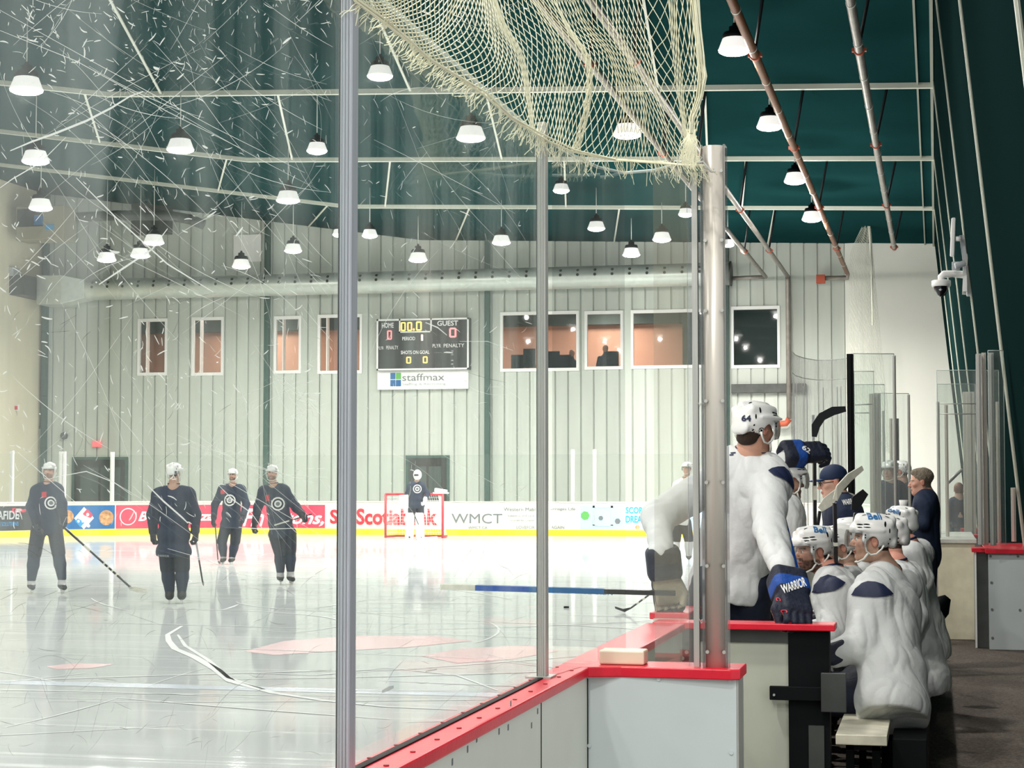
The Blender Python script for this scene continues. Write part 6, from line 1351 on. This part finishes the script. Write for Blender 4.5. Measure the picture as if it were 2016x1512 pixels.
# moustached, looking at the viewer
t, J, bh, bj = seated('seated player with dark beard leaning forward and looking towards the viewer', 11.0, (1600, 1082), (-.86, -.50, -.08), h=.0075, headh=.0042, beard=.95, hair=(.022, .013, .009), skin=(.60, .34, .24),
    J_over=dict(neck=(1636, 1128, 10.95), shL=(1632, 1165, 10.75), shR=(1665, 1140, 11.2), elL=(1640, 1245, 10.6), wrL=(1600, 1290, 10.6), elR=(1650, 1230, 11.3), wrR=(1600, 1270, 11.2), pel=(-.42, 10.95, .60)), fold=(.013, 5.0, 8, (1, 1, .5)))
text_px('Bell', 1604, 1050, 1629, 1040, 10.9, bh, 'pblue', t, rot=-4, bold=.025, back=.2, lift=.004)
decal_px('shoulder_patch', [(1598, 1166), (1601, 1150), (1612, 1136), (1626, 1130), (1640, 1134), (1657, 1144), (1650, 1150), (1634, 1158), (1615, 1162)], 10.8, bj, 'navy', t, 9, .008)
t, J, bh, bj = seated('seated player mostly hidden behind the nearest one, shoulder patch showing', 11.6, (1748, 1060), (-.95, .25, 0), h=.010, headh=.006, J_over=dict(neck=(1762, 1112, 11.4), shL=(1775, 1140, 11.2), shR=(1790, 1130, 11.7), elL=(1800, 1215, 11.2), wrL=(1780, 1290, 11.1), pel=(-.12, 11.7, .60)))
decal_px('shoulder_patch', [(1752, 1117), (1765, 1121), (1776, 1130), (1783, 1140), (1772, 1132), (1760, 1124)], 11.3, bj, 'navy', t, 5, .004)
t, J, bh, bj = seated('seated player with clear visor whose face shows between two helmets', 12.4, (1656, 1075), (-.95, -.15, -.05), h=.012, headh=.006, J_over=dict(pel=(-.45, 12.4, .6)))
text_px('Bell', 1622, 1040, 1634, 1030, 12, bh, 'pblue', t, bold=.02, back=.3)
seated('seated player farther along, helmet just above his neighbours', 13.1, (1676, 1058), (-.95, 0, -.05), h=.012, headh=.006, J_over=dict(pel=(-.42, 13.1, .6)))
t, J, bh, bj = seated('farthest seated player in white, head turned away to the rink', 13.9, (1774, 1033), (-.80, .60, 0), h=.011, headh=.006, beard=0, J_over=dict(pel=(-.10, 14.0, .6), neck=(1783, 1066, 13.55), shL=(1792, 1088, 13.3), shR=(1812, 1082, 13.8), elL=(1815, 1140, 13.3), wrL=(1800, 1185, 13.2)), vis=False)
text_px('Bell', 1771, 1017, 1788, 1008, 13.5, bh, 'pblue', t, rot=-14, bold=.025, back=.3)
single('dark_glove', MB().tube([at(1836, 1205, 14.5), at(1850, 1195, 14.4), at(1866, 1176, 14.4)], [.11, .09, .03], 10), M['black'], 'black glove or skate sticking out behind the last seated players', 'glove')

# ---- player with the raised glove
z = 11.5
JB = dict(head=(1548, 945), neck=(1542, 985), pel=(1530, 1150), shL=(1520, 1010, -.05), shR=(1500, 930, .0), elL=(1545, 1080, -.1), elR=(1530, 912, -.02), wrL=(1520, 1120), wrR=(1566, 897, -.05), hipL=(1540, 1170), hipR=(1510, 1170), knL=(1545, 1280), knR=(1510, 1280), anL=(1545, 1420), anR=(1510, 1420), toL=(1520, 1450), toR=(1500, 1450))
JB['shR'] = (1512, 985, .15); JB['elR'] = (1512, 915, .10)
tb, J, bv = make_person('player behind number 64 with one raised glove on an upright stick', JB, z, (.55, .35, 0), kind='bench', jersey='jw', h=.011, headh=.006, glv=False, fold=(.010, 7, 3))
wr = J['wrR']; g, Rg = glove_on(tb, wr + unit(at(1600, 892, z) - wr) * .08, at(1604, 893, z), CU * .8 - CF * .9, 'blue', 1.15, mirror=True)
gb = bvh_of(GP * 1.15 @ Rg.T + wr + unit(at(1600, 892, z) - wr) * .08, GQ); text_px('62', 1574, 889, 1592, 879, z, gb, 'pw', tb, rot=-35, bold=.03, back=.4)
stick('upright black stick with taped curved blade above the raised glove', (at(1605, 1100, 11.5), at(1603, 868, 11.5)), [at(1603, 860, 11.5), at(1606, 838, 11.5), at(1618, 820, 11.5), at(1640, 809, 11.5), at(1665, 805, 11.5)], [(.50, .62, 'tape', 'shaft_band')], w=.035, bh=.055)
# sticks held up among the seated players
stick('black stick with a pale taped blade standing up between the helmets', (at(1646, 1108, 10.9), at(1643, 990, 10.9)), [at(1644, 985, 10.9), at(1652, 962, 10.9), at(1672, 940, 10.95), at(1698, 921, 11.0)], [(.28, .34, 'tape', 'shaft_band')], w=.034, bh=.052, blade_m='tape')
stick('second stick with pale taped blade leaning left behind the first', (at(1606, 1060, 12.4), at(1614, 1006, 12.4)), [at(1614, 1003, 12.4), at(1630, 988, 12.4), at(1652, 966, 12.4)], [], w=.03, bh=.075, blade_m='tape')
stick('dark stick blade raised in front of the navy jacket', (at(1680, 1055, 12.6), at(1684, 1010, 12.6)), [at(1682, 1005, 12.6), at(1688, 985, 12.6), at(1704, 968, 12.6)], [], w=.04, bh=.085)

# ---- staff
z = 13.9
JC = dict(head=(1640, 948), neck=(1652, 982), pel=(1668, 1120), shL=(1668, 1004, -.15), shR=(1650, 1000, .2), elL=(1690, 1060, -.2), elR=(1640, 1070, .2), wrL=(1650, 1085, -.2), wrR=(1620, 1090, .1), hipL=(1672, 1140), hipR=(1660, 1140), knL=(1672, 1250), knR=(1655, 1250), anL=(1672, 1370), anR=(1655, 1370), toL=(1650, 1390), toR=(1635, 1390))
t, J, bv = make_person('man in a dark blue cap and glasses wearing a navy jacket behind the bench', JC, z, (-.95, -.25, -.12), kind='coat', jersey='jn', h=.011, headh=.006, helmet=False, beard=0, glv=False, skin=(.66, .42, .31), fold=(.008, 6, 5))
R = rot3((-.95, -.25, -.12)); c = J['head']
P, Q = sculpt(xf([('ell', (0, -.010, .038), (.086, .107, .092), .01), ('subbox', (0, 0, -.070), (.2, .2, .085), .01)], R, c), .007); link('cap', raw_mesh('cap', P, Q, mat('cap_blue', (.008, .022, .065), .7)), t)
P, Q = sculpt(xf([('ell', (0, .115, .022), (.070, .070, .010), .004)], R, c), .005); link('cap_bill', raw_mesh('cap_bill', P, Q, mat('cap_bill_blue', (.010, .045, .16), .6)), t)
P, Q = sculpt(xf([('ell', (0, -.035, -.03), (.083, .078, .055), .01), ('subbox', (0, .10, -.03), (.2, .11, .2), .01)], R, c), .007); link('hair', raw_mesh('hair', P, Q, M['hair']), t)
m = MB()
for s_ in (1, -1): m.tube([c + R @ (V(s_ * .031 + .021 * math.cos(a), .104, -.004 + .015 * math.sin(a))) for a in np.linspace(0, 2 * math.pi, 15)], .0022, 5, cap=False); m.tube([c + R @ V(s_ * .052, .102, 0), c + R @ V(s_ * .080, .0, 0)], .0022, 5)
m.build('glasses', M['black'], t)
P, Q = sculpt(xf([('ell', (0, -.06, -.14), (.085, .10, .05), .02)], R, c), .01); link('hood', raw_mesh('hood', P, Q, M['tape']), t)
text_px('WARR', 1649, 990, 1668, 980, z, bv['jersey'], 'pw', t, rot=8, bold=.02)
z = 17.4
JD = dict(head=(1813, 948), neck=(1822, 972), pel=(1818, 1080), shL=(1822, 990, -.18), shR=(1826, 988, .18), elL=(1818, 1032, -.22), elR=(1812, 1030, .2), wrL=(1790, 1020, -.15), wrR=(1784, 1012, .1), hipL=(1820, 1090, -.1), hipR=(1820, 1090, .1), knL=(1820, 1180, -.1), knR=(1820, 1180, .1), anL=(1822, 1290, -.1), anR=(1822, 1290, .1), toL=(1808, 1305, -.1), toR=(1808, 1305, .1))
t, J, bv = make_person('grey haired man in a dark blue jacket talking beyond the bench', JD, z, (-1, -.12, -.05), kind='coat', jersey='jn', h=.012, headh=.0065, helmet=False, beard=0, glv=False, hair=(.2, .16, .12), skin=(.66, .36, .27), w=.9, armr=.75, fold=(.006, 6, 5), zi=0, hem=.2)
R = rot3((-1, -.12, -.05)); c = J['head']
P, Q = sculpt(xf([('ell', (0, -.020, .045), (.086, .103, .085), .01), ('ell', (0, .04, .09), (.06, .05, .03), .02), ('subell', (0, .125, -.005), (.2, .075, .085), .01), ('subbox', (0, .12, -.1), (.2, .12, .1), .01), ('subbox', (0, 0, -.14), (.2, .2, .09), .01)], R, c), .006, 1, (.004, 40, 1)); link('hair', raw_mesh('hair', P, Q, M['hairg']), t)
for s_ in 'LR':
    wr = J['wr' + s_]; f_ = unit(wr - J['el' + s_]); side = unit(np.cross(f_, (0, 0, 1))); pr = [('ell', wr + f_ * .05, (.045, .045, .03), None, .01)]
    for i in range(4): b_ = wr + f_ * .08 + side * (.03 - .02 * i); pr += [('cap', b_, b_ + f_ * (.045 + .008 * (i in (1, 2))) - V(0, 0, .02), .009, .007, .004)]
    pr += [('cap', wr + f_ * .04 + side * .035, wr + f_ * .08 + side * .055 + V(0, 0, .01), .011, .008, .006)]
    P, Q = sculpt(pr, .005); link('hand', raw_mesh('hand', P, Q, M['skin'], np.tile(np.array((.62, .38, .29)), (len(P), 1))), t)
c = at(1779, 995, 17.3); single('paper_cup', MB().lathe([(0, -.05), (.03, -.05), (.042, .05), (.038, .05), (0, .045)], c, 16), M['pw'], 'white paper cup in the hand of the grey haired man', 'cup')
# ---- people beyond the far posts
z = 24.5
for i, (hx, lab, jj) in enumerate(((1752, 'player in white helmet and navy jersey behind the far glass, left of the two', 'jn'), (1775, 'player in white helmet and navy jersey behind the far glass, right of the two', 'jn'))):
    Jx = dict(head=(hx, 927), neck=(hx + 2, 950), pel=(hx + 2, 1040), shL=(hx + 14, 963), shR=(hx - 14, 963), elL=(hx + 20, 1000, -.05), elR=(hx - 18, 1000, -.05), wrL=(hx + 10, 1015, -.2), wrR=(hx - 8, 1015, -.2), hipL=(hx + 8, 1050), hipR=(hx - 8, 1050), knL=(hx + 8, 1110), knR=(hx - 8, 1110), anL=(hx + 8, 1170), anR=(hx - 8, 1170), toL=(hx, 1185), toR=(hx - 16, 1185))
    make_person(lab, Jx, z + i * .9, (-.5, -1, 0) if i == 0 else (-1, .3, 0), kind='bench', jersey=jj, h=.016, headh=.010, beard=0)
z = 30.0; hx = 1888
Jx = dict(head=(hx, 964), neck=(hx, 982), pel=(hx, 1050), shL=(hx + 14, 993), shR=(hx - 14, 993), elL=(hx + 17, 1025), elR=(hx - 16, 1025), wrL=(hx + 8, 1040, -.1), wrR=(hx - 8, 1040, -.1), hipL=(hx + 7, 1060), hipR=(hx - 7, 1060), knL=(hx + 7, 1100), knR=(hx - 7, 1100), anL=(hx + 7, 1145), anR=(hx - 7, 1145), toL=(hx, 1155), toR=(hx - 12, 1155))
make_person('reddish haired person in a dark jacket seen through the right glass, back turned', Jx, z, (.3, 1, 0), kind='coat', jersey='jn', h=.018, headh=.011, helmet=False, beard=0, glv=True, hair=(.22, .10, .06), w=.85, armr=.8)
